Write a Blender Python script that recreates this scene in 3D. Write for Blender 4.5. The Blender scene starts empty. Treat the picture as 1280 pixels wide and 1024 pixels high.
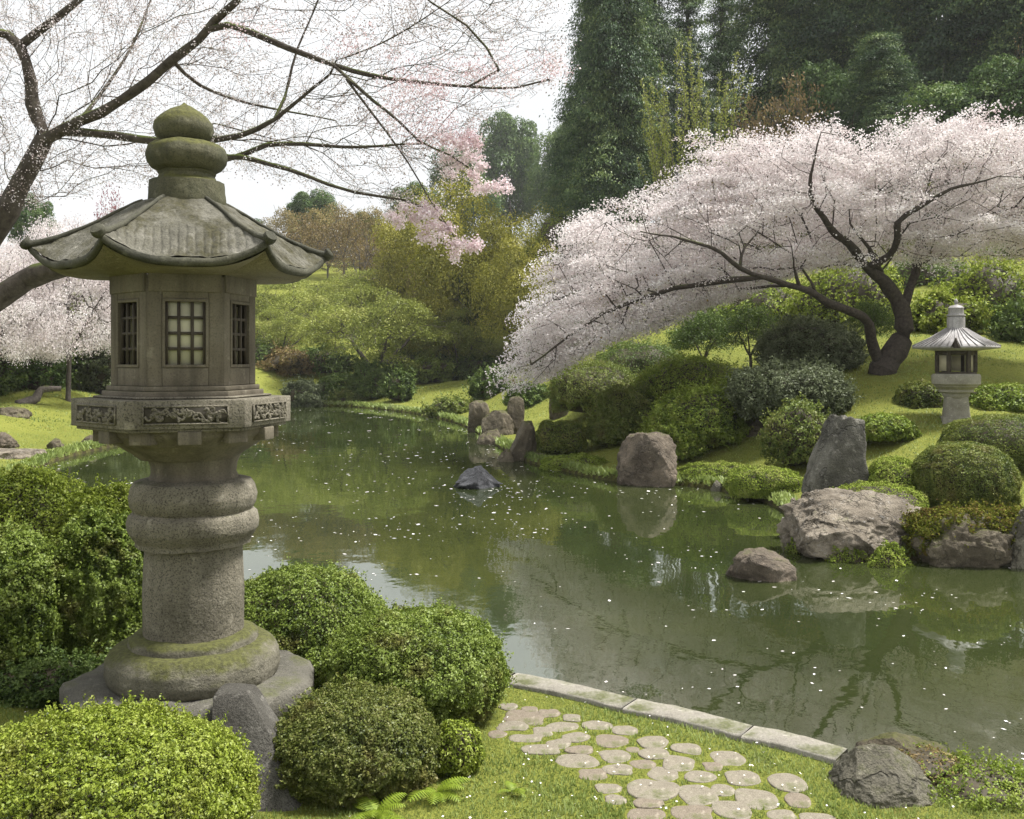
import bpy, math, random
import numpy as np
from mathutils import Vector, Matrix

SC = bpy.context.scene
COL = SC.collection
R = math.radians

# ------------------------------------------------------------------ camera
F, CX, HY, CH = 1200.0, 640.0, 450.0, 2.6
cam_d = bpy.data.cameras.new("camera")
cam_d.sensor_width = 36.0
cam_d.lens = F / 1280 * 36
cam_d.shift_y = -(512 - HY) / 1280
cam_d.clip_start = 0.1
cam_d.clip_end = 2000
cam = bpy.data.objects.new("camera", cam_d)
COL.objects.link(cam)
cam.location = (0, 0, CH)
cam.rotation_euler = (R(90), 0, 0)
SC.camera = cam

# ------------------------------------------------------------------ light
SUN_EL, SUN_AZ = 62.0, 80.0          # azimuth measured from +Y towards +X
world = bpy.data.worlds.new("World")
SC.world = world
world.use_nodes = True
wn = world.node_tree.nodes
wl = world.node_tree.links
wn.clear()
wout = wn.new("ShaderNodeOutputWorld")
wbg = wn.new("ShaderNodeBackground")
wsky = wn.new("ShaderNodeTexSky")
wsky.sky_type = 'NISHITA'
wsky.sun_disc = False
wsky.sun_elevation = R(SUN_EL)
wsky.sun_rotation = R(SUN_AZ)
wsky.air_density = 1.6
wsky.dust_density = 6.0
wsky.ozone_density = 1.0
whs = wn.new("ShaderNodeHueSaturation")
whs.inputs["Saturation"].default_value = 0.10
wmix = wn.new("ShaderNodeMix")
wmix.data_type = 'RGBA'
wmix.inputs[0].default_value = 0.72
wmix.inputs[7].default_value = (8.6, 8.8, 9.0, 1)      # even cloud cover
wtc = wn.new("ShaderNodeTexCoord")
wnz = wn.new("ShaderNodeTexNoise")
wnz.inputs["Scale"].default_value = 2.2
wnz.inputs["Detail"].default_value = 5
wmr = wn.new("ShaderNodeMapRange")
wmr.inputs[1].default_value = 0.3
wmr.inputs[2].default_value = 0.7
wmr.inputs[3].default_value = 0.84
wmr.inputs[4].default_value = 1.05
wmul = wn.new("ShaderNodeMath")
wmul.operation = 'MULTIPLY'
wmul.inputs[1].default_value = 0.067
wl.new(wtc.outputs["Generated"], wnz.inputs["Vector"])
wl.new(wnz.outputs["Fac"], wmr.inputs[0])
wl.new(wmr.outputs[0], wmul.inputs[0])
wl.new(wmul.outputs[0], wbg.inputs["Strength"])
wl.new(wsky.outputs[0], whs.inputs["Color"])
wl.new(whs.outputs[0], wmix.inputs[6])
wl.new(wmix.outputs[2], wbg.inputs["Color"])
wl.new(wbg.outputs[0], wout.inputs["Surface"])

sun_d = bpy.data.lights.new("sun", 'SUN')
sun_d.energy = 4.0
sun_d.angle = R(11)
sun_d.color = (1.0, 0.97, 0.93)
sun = bpy.data.objects.new("sun", sun_d)
COL.objects.link(sun)
_sd = Vector((math.sin(R(SUN_AZ)) * math.cos(R(SUN_EL)), math.cos(R(SUN_AZ)) * math.cos(R(SUN_EL)), math.sin(R(SUN_EL))))
sun.rotation_euler = _sd.to_track_quat('Z', 'Y').to_euler()

SC.view_settings.view_transform = 'Standard'
SC.view_settings.look = 'None'
SC.view_settings.exposure = 1.2
SC.view_settings.gamma = 1.0
SC.cycles.use_denoising = True
SC.cycles.max_bounces = 6
SC.cycles.diffuse_bounces = 3
SC.cycles.glossy_bounces = 3
SC.cycles.transmission_bounces = 3
SC.cycles.volume_bounces = 0
SC.cycles.use_adaptive_sampling = True


# ------------------------------------------------------------------ helpers
def P(px, py, Y):
    """a point of the place from where it shows in the photo and its distance"""
    return np.array([(px - CX) / F * Y, Y, CH - (py - HY) / F * Y])


def smooth(a, b, x):
    t = np.clip((x - a) / (b - a), 0, 1)
    return t * t * (3 - 2 * t)


def _hash(i, j, k):
    i = i.astype(np.uint32); j = j.astype(np.uint32); k = k.astype(np.uint32)
    with np.errstate(over='ignore'):
        n = i * np.uint32(374761393) + j * np.uint32(668265263) + k * np.uint32(2147483647) + np.uint32(12345)
        n = (n ^ (n >> np.uint32(13))) * np.uint32(1274126177)
        n = (n ^ (n >> np.uint32(16))) * np.uint32(2246822519)
        n = n ^ (n >> np.uint32(15))
    return (n & np.uint32(0xffffff)).astype(np.float64) / 0xffffff


def vnoise(p):
    p = np.asarray(p, float)
    ip = np.floor(p).astype(np.int64)
    f = p - ip
    u = f * f * (3 - 2 * f)
    r = 0
    for a in (0, 1):
        for b in (0, 1):
            for c in (0, 1):
                w = (u[:, 0] if a else 1 - u[:, 0]) * (u[:, 1] if b else 1 - u[:, 1]) * (u[:, 2] if c else 1 - u[:, 2])
                r = r + w * _hash(ip[:, 0] + a, ip[:, 1] + b, ip[:, 2] + c)
    return r * 2 - 1


def fbm(p, octv=4, gain=0.5):
    p = np.asarray(p, float)
    s, a = 0, 1.0
    for o in range(octv):
        s = s + a * vnoise(p * (2.03 ** o) + o * 17.3)
        a *= gain
    return s


def unit(v):
    return v / np.maximum(np.linalg.norm(v, axis=-1, keepdims=True), 1e-9)


def make_mesh(name, verts, polys, mats, rnd=None, smooth_=True, midx=None):
    """polys: list of (M,k) int arrays"""
    me = bpy.data.meshes.new(name)
    verts = np.ascontiguousarray(verts, dtype=np.float32)
    me.vertices.add(len(verts))
    me.vertices.foreach_set("co", verts.ravel())
    loops = np.concatenate([p.ravel() for p in polys]).astype(np.int32)
    tot = np.concatenate([np.full(len(p), p.shape[1], np.int32) for p in polys])
    start = np.concatenate([[0], np.cumsum(tot)[:-1]]).astype(np.int32)
    me.loops.add(len(loops))
    me.loops.foreach_set("vertex_index", loops)
    me.polygons.add(len(tot))
    me.polygons.foreach_set("loop_start", start)
    me.polygons.foreach_set("loop_total", tot)
    if smooth_:
        me.polygons.foreach_set("use_smooth", np.ones(len(tot), dtype=bool))
    if midx is not None:
        me.polygons.foreach_set("material_index", midx.astype(np.int32))
    if rnd is not None:
        at = me.attributes.new("rnd", 'FLOAT', 'POINT')
        at.data.foreach_set("value", np.ascontiguousarray(rnd, dtype=np.float32))
    for m in (mats if isinstance(mats, (list, tuple)) else [mats]):
        me.materials.append(m)
    me.update()
    me.validate()
    return me


def tag(o, label=None, cat=None, group=None, kind=None):
    if label: o["label"] = label
    if cat: o["category"] = cat
    if group: o["group"] = group
    if kind: o["kind"] = kind
    return o


def link(name, me, parent=None, loc=None):
    o = bpy.data.objects.new(name, me)
    COL.objects.link(o)
    if loc is not None: o.location = loc
    if parent is not None: o.parent = parent
    return o


def empty(name, loc, rz=0.0):
    o = bpy.data.objects.new(name, None)
    o.empty_display_size = 0.2
    COL.objects.link(o)
    o.location = loc
    o.rotation_euler = (0, 0, rz)
    return o


def copy_tree(o):
    c = o.copy(); COL.objects.link(c)
    for ch in list(o.children):
        d = ch.copy(); COL.objects.link(d); d.parent = c
        for g in list(ch.children):
            e = g.copy(); COL.objects.link(e); e.parent = d
    return c


class MB:
    """collects shapes into one mesh"""
    def __init__(s):
        s.v, s.q, s.t, s.n = [], [], [], 0

    def add(s, v, quads=None, tris=None):
        v = np.asarray(v, float)
        s.v.append(v)
        if quads is not None and len(quads): s.q.append(np.asarray(quads, int) + s.n)
        if tris is not None and len(tris): s.t.append(np.asarray(tris, int) + s.n)
        s.n += len(v)

    def box(s, c, h, ax=None, taper=1.0):
        c = np.asarray(c, float)
        ax = np.eye(3) if ax is None else np.asarray(ax, float)
        pts = []
        for z in (-1, 1):
            k = taper if z > 0 else 1.0
            for x, y in ((-1, -1), (1, -1), (1, 1), (-1, 1)):
                pts.append(c + ax[0] * x * h[0] * k + ax[1] * y * h[1] * k + ax[2] * z * h[2])
        s.add(pts, [[3, 2, 1, 0], [4, 5, 6, 7], [0, 1, 5, 4], [1, 2, 6, 5], [2, 3, 7, 6], [3, 0, 4, 7]])

    def lathe(s, prof, seg=64, rot=0.0, caps=True):
        prof = np.asarray(prof, float)
        a = np.arange(seg) / seg * 2 * np.pi + rot
        v = np.stack([prof[:, None, 0] * np.cos(a), prof[:, None, 0] * np.sin(a), np.repeat(prof[:, None, 1], seg, 1)], -1).reshape(-1, 3)
        n = len(prof)
        i, j = np.meshgrid(np.arange(n - 1), np.arange(seg), indexing='ij')
        j2 = (j + 1) % seg
        q = np.stack([i * seg + j, i * seg + j2, (i + 1) * seg + j2, (i + 1) * seg + j], -1).reshape(-1, 4)
        base = s.n
        s.add(v, q)
        if caps:
            for row, flip in ((0, True), (n - 1, False)):
                c = len(s.v[-1]) if False else None
                ring = np.arange(seg) + row * seg
                cen = np.array([[0, 0, prof[row, 1]]])
                vv = np.concatenate([v[ring], cen])
                k = np.arange(seg)
                t = np.stack([k, (k + 1) % seg, np.full(seg, seg)], -1)
                s.add(vv, None, t[:, ::-1] if flip else t)

    def tube(s, pts, rad, k=8):
        pts = np.asarray(pts, float)
        rad = np.broadcast_to(np.asarray(rad, float), (len(pts),))
        d = unit(np.gradient(pts, axis=0))
        ref = np.array([0.31, 0.42, 0.85])
        a = unit(np.cross(d, ref)); b = np.cross(d, a)
        th = np.arange(k) / k * 2 * np.pi
        v = pts[:, None] + rad[:, None, None] * (a[:, None] * np.cos(th)[None, :, None] + b[:, None] * np.sin(th)[None, :, None])
        n = len(pts)
        i, j = np.meshgrid(np.arange(n - 1), np.arange(k), indexing='ij')
        j2 = (j + 1) % k
        q = np.stack([i * k + j, i * k + j2, (i + 1) * k + j2, (i + 1) * k + j], -1).reshape(-1, 4)
        vv = np.concatenate([v.reshape(-1, 3), pts[:1], pts[-1:]])
        kk = np.arange(k)
        t = np.concatenate([np.stack([(kk + 1) % k, kk, np.full(k, n * k)], -1),
                            np.stack([(n - 1) * k + kk, (n - 1) * k + (kk + 1) % k, np.full(k, n * k + 1)], -1)])
        s.add(vv, q, t)

    def build(s, name, mat, parent=None, loc=None, smooth_=False, bevel=0.0, disp=0.0, dfreq=8.0, autosm=None):
        v = np.concatenate(s.v)
        if disp:
            v = v + np.stack([fbm(v * dfreq + 31.7 * k, 3) for k in range(3)], -1) * disp
        polys = []
        if s.q: polys.append(np.concatenate(s.q))
        if s.t: polys.append(np.concatenate(s.t))
        me = make_mesh(name, v, polys, mat, smooth_=smooth_)
        o = link(name, me, parent, loc)
        if autosm:
            me.set_sharp_from_angle(angle=R(autosm))
        if bevel:
            m = o.modifiers.new("bevel", 'BEVEL')
            m.width = bevel; m.segments = 2; m.limit_method = 'ANGLE'; m.angle_limit = R(40)
        return o


# ------------------------------------------------------------------ materials
def newmat(name):
    m = bpy.data.materials.new(name)
    m.use_nodes = True
    m.node_tree.nodes.clear()
    return m, m.node_tree.nodes, m.node_tree.links


def ramp(n, stops):
    r = n.new("ShaderNodeValToRGB")
    e = r.color_ramp.elements
    while len(e) < len(stops): e.new(0.5)
    for k, (p, c) in enumerate(stops):
        e[k].position = p
        e[k].color = (*c, 1) if not isinstance(c, (int, float)) else (c, c, c, 1)
    return r


def noise(n, l, scale, detail=4, rough=0.55, vec=None, dim=None):
    t = n.new("ShaderNodeTexNoise")
    t.inputs["Scale"].default_value = scale
    t.inputs["Detail"].default_value = detail
    t.inputs["Roughness"].default_value = rough
    if vec is not None: l.new(vec, t.inputs["Vector"])
    return t


def mixc(n, l, fac, a, b, mode='MIX'):
    m = n.new("ShaderNodeMix"); m.data_type = 'RGBA'; m.blend_type = mode
    for sock, val in ((0, fac), (6, a), (7, b)):
        if isinstance(val, (int, float)): m.inputs[sock].default_value = val
        elif isinstance(val, tuple): m.inputs[sock].default_value = (*val, 1)
        else: l.new(val, m.inputs[sock])
    return m.outputs[2]


def mth(n, l, op, a, b=None, clamp=False):
    m = n.new("ShaderNodeMath"); m.operation = op; m.use_clamp = clamp
    for k, val in ((0, a), (1, b)):
        if val is None: continue
        if isinstance(val, (int, float)): m.inputs[k].default_value = val
        else: l.new(val, m.inputs[k])
    return m.outputs[0]


def leaf_mat(name, cols, trans=0.26, gloss=0.018, rough=0.5, patch=0.0):
    """leaf colours vary from leaf to leaf by the mesh attribute rnd"""
    m, n, l = newmat(name)
    at = n.new("ShaderNodeAttribute"); at.attribute_name = "rnd"
    k = len(cols)
    rp = ramp(n, [(i / (k - 1), c) for i, c in enumerate(cols)])
    l.new(at.outputs["Fac"], rp.inputs[0])
    lc = rp.outputs[0]
    if patch:
        tcx = n.new("ShaderNodeTexCoord"); pz = noise(n, l, 3.2, 4, 0.65, tcx.outputs["Object"])
        pr_ = ramp(n, [(0.54, 0.0), (0.70, patch)]); l.new(pz.outputs["Fac"], pr_.inputs[0])
        lc = mixc(n, l, pr_.outputs[0], lc, (0.17, 0.12, 0.045))
    df = n.new("ShaderNodeBsdfDiffuse"); tr = n.new("ShaderNodeBsdfTranslucent"); gl = n.new("ShaderNodeBsdfGlossy")
    gl.inputs["Roughness"].default_value = rough
    gl.inputs["Color"].default_value = (0.9, 0.9, 0.9, 1)
    l.new(lc, df.inputs[0]); l.new(lc, tr.inputs[0])
    m1 = n.new("ShaderNodeMixShader"); m1.inputs[0].default_value = trans
    l.new(df.outputs[0], m1.inputs[1]); l.new(tr.outputs[0], m1.inputs[2])
    m2 = n.new("ShaderNodeMixShader"); m2.inputs[0].default_value = gloss
    l.new(m1.outputs[0], m2.inputs[1]); l.new(gl.outputs[0], m2.inputs[2])
    out = n.new("ShaderNodeOutputMaterial"); l.new(m2.outputs[0], out.inputs[0])
    return m


def stone_mat(name, c1, c2, c3, moss=(0.075, 0.085, 0.018), moss_amt=0.5, scale=1.0, up=0.45, speck=0.35, streak=0.0, bump=0.35, rough=0.85, moss_scale=2.2, crack=0.0):
    """granite: clouded colour, fine grains, lichen and moss on faces that catch rain"""
    m, n, l = newmat(name)
    tc = n.new("ShaderNodeTexCoord"); ge = n.new("ShaderNodeNewGeometry")
    v = tc.outputs["Object"]
    big = noise(n, l, 2.1 * scale, 6, 0.62, v)
    rp = ramp(n, [(0.30, c1), (0.50, c2), (0.72, c3)])
    l.new(big.outputs["Fac"], rp.inputs[0])
    col = rp.outputs[0]
    gr = noise(n, l, 95 * scale, 3, 0.7, v)
    gp = ramp(n, [(0.36, 1 - speck * 1.3), (0.5, 1.0), (0.66, 1 + speck)])
    gp.color_ramp.elements[2].color = (1, 1, 1, 1)
    l.new(gr.outputs["Fac"], gp.inputs[0])
    col = mixc(n, l, 1.0, col, gp.outputs[0], 'MULTIPLY')
    # pale lichen discs
    li = noise(n, l, 13 * scale, 5, 0.7, v)
    lp = ramp(n, [(0.58, 0.0), (0.68, 0.6)])
    l.new(li.outputs["Fac"], lp.inputs[0])
    lf = mth(n, l, 'MULTIPLY', lp.outputs[0], 0.55)
    col = mixc(n, l, lf, col, tuple(min(0.6, x * 1.75 + 0.03) for x in c3))
    if streak:
        mp = n.new("ShaderNodeMapping"); mp.inputs["Scale"].default_value = (9 * scale, 9 * scale, 0.8 * scale)
        l.new(v, mp.inputs["Vector"])
        sn = noise(n, l, 1.0, 5, 0.6, mp.outputs[0])
        sp = ramp(n, [(0.42, 0.0), (0.64, 1.0)])
        l.new(sn.outputs["Fac"], sp.inputs[0])
        sf = mth(n, l, 'MULTIPLY', sp.outputs[0], streak)
        col = mixc(n, l, sf, col, tuple(x * 0.32 for x in c1))
    if moss_amt > 0:
        sx = n.new("ShaderNodeSeparateXYZ"); l.new(ge.outputs["Normal"], sx.inputs[0])
        mn = noise(n, l, moss_scale * scale, 6, 0.7, v)
        a = mth(n, l, 'MULTIPLY', sx.outputs[2], up)
        b = mth(n, l, 'ADD', a, mn.outputs["Fac"])
        c = mth(n, l, 'SUBTRACT', b, 1.02 - moss_amt * 0.55)
        d = mth(n, l, 'MULTIPLY', c, 6.0, True)
        mc = noise(n, l, 40 * scale, 3, 0.6, v)
        mcol = ramp(n, [(0.35, tuple(x * 0.5 for x in moss)), (0.6, moss)])
        l.new(mc.outputs["Fac"], mcol.inputs[0])
        d2 = mth(n, l, 'MULTIPLY', d, 0.88)
        col = mixc(n, l, d2, col, mcol.outputs[0])
    bs = n.new("ShaderNodeBsdfPrincipled")
    bs.inputs["Roughness"].default_value = rough
    bs.inputs["Specular IOR Level"].default_value = 0.25
    l.new(col, bs.inputs["Base Color"])
    bn = noise(n, l, 38 * scale, 6, 0.7, v)
    b2 = mth(n, l, 'ADD', bn.outputs["Fac"], mth(n, l, 'MULTIPLY', big.outputs["Fac"], 1.2))
    if crack:
        wz = noise(n, l, 3.0 * scale, 4, 0.6, v)
        va = n.new("ShaderNodeVectorMath"); va.operation = 'MULTIPLY_ADD'
        va.inputs[1].default_value = (1.1, 1.1, 1.1); l.new(wz.outputs["Color"], va.inputs[0]); l.new(v, va.inputs[2])
        vo = n.new("ShaderNodeTexVoronoi"); vo.feature = 'DISTANCE_TO_EDGE'; vo.inputs["Scale"].default_value = crack * scale
        l.new(va.outputs[0], vo.inputs["Vector"])
        cp = ramp(n, [(0.0, 0.0), (0.03, 1.0)]); l.new(vo.outputs["Distance"], cp.inputs[0])
        ck = mth(n, l, 'ADD', mth(n, l, 'MULTIPLY', cp.outputs[0], 0.3), 0.7)
        col = mixc(n, l, 1.0, col, ck, 'MULTIPLY')
        l.new(col, bs.inputs["Base Color"])
        mg = noise(n, l, 9.0 * scale, 6, 0.75, v)
        b2 = mth(n, l, 'ADD', b2, mth(n, l, 'ADD', mth(n, l, 'MULTIPLY', cp.outputs[0], 0.8), mth(n, l, 'MULTIPLY', mg.outputs["Fac"], 2.2)))
    bp = n.new("ShaderNodeBump"); bp.inputs["Strength"].default_value = bump; bp.inputs["Distance"].default_value = 0.03 / scale
    l.new(b2, bp.inputs["Height"]); l.new(bp.outputs[0], bs.inputs["Normal"])
    out = n.new("ShaderNodeOutputMaterial"); l.new(bs.outputs[0], out.inputs[0])
    return m


def plain_mat(name, c, rough=0.7, trans=0.0, nscale=20, var=0.3):
    m, n, l = newmat(name)
    tc = n.new("ShaderNodeTexCoord")
    nz = noise(n, l, nscale, 4, 0.6, tc.outputs["Object"])
    rp = ramp(n, [(0.3, tuple(x * (1 - var) for x in c)), (0.7, tuple(min(1, x * (1 + var)) for x in c))])
    l.new(nz.outputs["Fac"], rp.inputs[0])
    bs = n.new("ShaderNodeBsdfPrincipled"); bs.inputs["Roughness"].default_value = rough
    bs.inputs["Specular IOR Level"].default_value = 0.25
    l.new(rp.outputs[0], bs.inputs["Base Color"])
    out = n.new("ShaderNodeOutputMaterial")
    if trans:
        tr = n.new("ShaderNodeBsdfTranslucent"); l.new(rp.outputs[0], tr.inputs[0])
        mx = n.new("ShaderNodeMixShader"); mx.inputs[0].default_value = trans
        l.new(bs.outputs[0], mx.inputs[1]); l.new(tr.outputs[0], mx.inputs[2]); l.new(mx.outputs[0], out.inputs[0])
    else:
        l.new(bs.outputs[0], out.inputs[0])
    return m


def bark_mat(name, c1, c2, moss_amt=0.4, scale=1.0, moss=(0.07, 0.09, 0.015)):
    m, n, l = newmat(name)
    tc = n.new("ShaderNodeTexCoord"); ge = n.new("ShaderNodeNewGeometry")
    v = tc.outputs["Object"]
    a = noise(n, l, 14 * scale, 6, 0.7, v)
    rp = ramp(n, [(0.32, c1), (0.7, c2)]); l.new(a.outputs["Fac"], rp.inputs[0])
    col = rp.outputs[0]
    if moss_amt:
        sx = n.new("ShaderNodeSeparateXYZ"); l.new(ge.outputs["Normal"], sx.inputs[0])
        mn = noise(n, l, 1.6 * scale, 5, 0.65, v)
        q = mth(n, l, 'ADD', mth(n, l, 'MULTIPLY', sx.outputs[2], 0.3), mn.outputs["Fac"])
        d = mth(n, l, 'MULTIPLY', mth(n, l, 'SUBTRACT', q, 0.95 - moss_amt * 0.5), 5.0, True)
        col = mixc(n, l, d, col, moss)
    bs = n.new("ShaderNodeBsdfPrincipled"); bs.inputs["Roughness"].default_value = 0.9
    bs.inputs["Specular IOR Level"].default_value = 0.2
    l.new(col, bs.inputs["Base Color"])
    bp = n.new("ShaderNodeBump"); bp.inputs["Strength"].default_value = 0.6; bp.inputs["Distance"].default_value = 0.03
    l.new(a.outputs["Fac"], bp.inputs["Height"]); l.new(bp.outputs[0], bs.inputs["Normal"])
    out = n.new("ShaderNodeOutputMaterial"); l.new(bs.outputs[0], out.inputs[0])
    return m


M = {}
M['lantern'] = stone_mat("weathered_granite", (0.116, 0.104, 0.075), (0.179, 0.161, 0.120), (0.238, 0.217, 0.168), moss_amt=0.42, scale=1.0, streak=0.35, up=0.30, bump=0.6, speck=0.55)
M['lantern_base'] = stone_mat("mossy_granite", (0.097, 0.088, 0.062), (0.149, 0.138, 0.099), (0.207, 0.190, 0.146), moss=(0.084, 0.088, 0.020), moss_amt=0.80, scale=1.0, streak=0.35, up=0.36, moss_scale=3.0, bump=0.6)
M['lantern_box'] = stone_mat("dressed_stone", (0.097, 0.082, 0.059), (0.139, 0.120, 0.087), (0.172, 0.152, 0.114), moss_amt=0.3, scale=1.0, streak=0.5, speck=0.22, bump=0.2)
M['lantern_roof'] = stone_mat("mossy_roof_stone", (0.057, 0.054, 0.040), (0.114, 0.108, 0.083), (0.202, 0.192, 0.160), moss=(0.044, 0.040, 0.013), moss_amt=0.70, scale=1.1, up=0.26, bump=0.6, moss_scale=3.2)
M['eave'] = stone_mat("dark_eave_stone", (0.034, 0.034, 0.024), (0.055, 0.054, 0.037), (0.085, 0.081, 0.055), moss_amt=0.5, scale=1.2, up=0.2, moss=(0.043, 0.047, 0.014))  # darker stone than the roof slopes
M['finial'] = stone_mat("mossy_finial_stone", (0.06, 0.062, 0.035), (0.095, 0.09, 0.052), (0.15, 0.14, 0.095), moss=(0.085, 0.085, 0.018), moss_amt=0.78, scale=1.0, streak=0.5, up=0.4)
M['soffit'] = stone_mat("soffit_stone", (0.10, 0.085, 0.05), (0.15, 0.13, 0.08), (0.20, 0.175, 0.11), moss_amt=0.1, scale=1.2)
M['slab'] = stone_mat("dark_base_stone", (0.060, 0.057, 0.044), (0.100, 0.094, 0.076), (0.160, 0.149, 0.119), moss_amt=0.38, scale=1.2, bump=0.7, up=0.3)
M['wedge'] = stone_mat("grey_support_stone", (0.047, 0.043, 0.035), (0.085, 0.080, 0.067), (0.162, 0.152, 0.131), moss_amt=0.1, scale=1.4, bump=0.9, speck=0.55)
M['gap_shade'] = plain_mat("painted_gap_shade", (0.045, 0.039, 0.027))  # dark colour stands in for the shade inside the pierced carving
M['rock_grey'] = stone_mat("grey_rock", (0.064, 0.059, 0.044), (0.148, 0.136, 0.101), (0.318, 0.294, 0.220), moss_amt=0.32, scale=0.9, bump=1.0, crack=1.1)
M['rock_blue'] = stone_mat("blue_grey_rock", (0.058, 0.056, 0.046), (0.117, 0.111, 0.090), (0.286, 0.273, 0.224), moss_amt=0.12, scale=0.8, bump=1.0, crack=1.1)
M['rock_brown'] = stone_mat("brown_rock", (0.061, 0.050, 0.033), (0.117, 0.098, 0.067), (0.212, 0.183, 0.129), moss_amt=0.42, scale=0.9, bump=0.8, moss=(0.078, 0.083, 0.017), crack=1.1)
M['rock_red'] = stone_mat("reddish_rock", (0.064, 0.049, 0.036), (0.127, 0.104, 0.077), (0.233, 0.185, 0.136), moss_amt=0.2, scale=0.8, bump=0.9, crack=1.1)
M['rock_black'] = stone_mat("black_wet_rock", (0.018, 0.019, 0.021), (0.035, 0.036, 0.04), (0.11, 0.112, 0.12), moss_amt=0.0, scale=1.6, bump=1.2, rough=0.45, crack=1.1)
M['rock_pink'] = stone_mat("pale_pink_rock", (0.089, 0.072, 0.052), (0.244, 0.207, 0.157), (0.465, 0.404, 0.319), moss_amt=0.62, scale=1.1, bump=1.3, moss=(0.111, 0.141, 0.014), up=0.12, crack=1.1)
M['kerb'] = stone_mat("kerb_granite", (0.17, 0.155, 0.125), (0.25, 0.232, 0.195), (0.33, 0.31, 0.265), moss_amt=0.22, scale=1.4)
M['pave_pale'] = stone_mat("pale_paving", (0.152, 0.133, 0.099), (0.207, 0.183, 0.139), (0.255, 0.234, 0.183), moss_amt=0.12, scale=2.0, speck=0.45)
M['pave_pink'] = stone_mat("pinkish_paving", (0.140, 0.114, 0.084), (0.187, 0.156, 0.117), (0.225, 0.196, 0.153), moss_amt=0.12, scale=2.0, speck=0.45)
M['far_stone'] = stone_mat("pale_lantern_stone", (0.17, 0.155, 0.12), (0.25, 0.235, 0.19), (0.33, 0.31, 0.26), moss_amt=0.15, scale=1.2)
M['far_roof'] = stone_mat("grey_metal_sheet_roof", (0.20, 0.185, 0.175), (0.30, 0.285, 0.275), (0.40, 0.39, 0.38), moss_amt=0.0, scale=1.2, streak=0.3, bump=0.15, rough=0.5)
M['dark_wood'] = plain_mat("dark_wood", (0.055, 0.045, 0.033))
M['paper'] = plain_mat("cream_paper", (0.74, 0.71, 0.53), 0.6, trans=0.35, nscale=6, var=0.12)
M['paper_far'] = plain_mat("cream_paper_far", (0.62, 0.57, 0.42), 0.6, trans=0.3, nscale=6, var=0.1)
M['bark'] = bark_mat("cherry_bark", (0.045, 0.038, 0.032), (0.13, 0.112, 0.095), 0.4)
M['bark_mossy'] = bark_mat("mossy_bark", (0.034, 0.027, 0.021), (0.10, 0.085, 0.068), 0.62)
M['bark_dark'] = bark_mat("dark_cherry_bark", (0.024, 0.019, 0.015), (0.075, 0.062, 0.05), 0.5)
M['bark_grey'] = bark_mat("grey_bark", (0.06, 0.052, 0.044), (0.14, 0.125, 0.11), 0.2)
M['dark_core'] = plain_mat("bush_dark_core", (0.045, 0.036, 0.020))  # dark solid core added inside the leaves to stop light passing through
M['box_bright'] = leaf_mat("bright_bush_leaves", [(0.056, 0.085, 0.011), (0.145, 0.194, 0.019), (0.230, 0.287, 0.032), (0.308, 0.355, 0.076)], patch=0.35)
M['box'] = leaf_mat("bush_leaves", [(0.041, 0.067, 0.013), (0.106, 0.155, 0.022), (0.169, 0.226, 0.034), (0.249, 0.310, 0.083)], patch=0.55)
M['box_brown'] = leaf_mat("brownish_bush_leaves", [(0.050, 0.068, 0.015), (0.105, 0.132, 0.025), (0.155, 0.177, 0.039), (0.190, 0.189, 0.069)], patch=0.55)
M['clipped'] = leaf_mat("clipped_leaves", [(0.048, 0.075, 0.015), (0.103, 0.136, 0.025), (0.158, 0.194, 0.035), (0.206, 0.222, 0.056)], patch=0.55)
M['olive'] = leaf_mat("olive_leaves", [(0.057, 0.083, 0.019), (0.114, 0.158, 0.031), (0.171, 0.213, 0.043), (0.194, 0.207, 0.062)], patch=0.55)
M['azalea'] = leaf_mat("azalea_leaves", [(0.070, 0.108, 0.018), (0.146, 0.209, 0.026), (0.216, 0.284, 0.039), (0.259, 0.310, 0.060)], patch=0.55)
M['greygreen'] = leaf_mat("grey_green_leaves", [(0.045, 0.057, 0.022), (0.089, 0.110, 0.048), (0.139, 0.165, 0.082), (0.188, 0.216, 0.121)], gloss=0.02)
M['dark'] = leaf_mat("dark_green_leaves", [(0.032, 0.059, 0.016), (0.063, 0.103, 0.024), (0.103, 0.152, 0.032), (0.139, 0.190, 0.046)], trans=0.2)
M['conifer'] = leaf_mat("conifer_needles", [(0.028, 0.056, 0.024), (0.056, 0.104, 0.038), (0.097, 0.155, 0.049), (0.168, 0.223, 0.066)], trans=0.2, gloss=0.03)
M['evergreen'] = leaf_mat("evergreen_leaves", [(0.030, 0.063, 0.022), (0.055, 0.102, 0.029), (0.095, 0.154, 0.038), (0.154, 0.210, 0.055)], trans=0.25)
M['gold'] = leaf_mat("golden_leaves", [(0.121, 0.131, 0.025), (0.225, 0.227, 0.037), (0.338, 0.322, 0.050), (0.402, 0.365, 0.084)])
M['maple'] = leaf_mat("yellow_green_leaves", [(0.112, 0.138, 0.032), (0.204, 0.239, 0.050), (0.286, 0.317, 0.068), (0.337, 0.348, 0.112)])
M['orange'] = leaf_mat("rusty_leaves", [(0.091, 0.076, 0.040), (0.171, 0.126, 0.059), (0.239, 0.170, 0.066), (0.217, 0.202, 0.066)])
M['ochre'] = leaf_mat("ochre_leaves", [(0.10, 0.085, 0.04), (0.19, 0.155, 0.06), (0.27, 0.21, 0.08), (0.24, 0.23, 0.07)])
M['redleaf'] = leaf_mat("red_leaves", [(0.14, 0.04, 0.05), (0.25, 0.07, 0.085), (0.33, 0.12, 0.13)])
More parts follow.
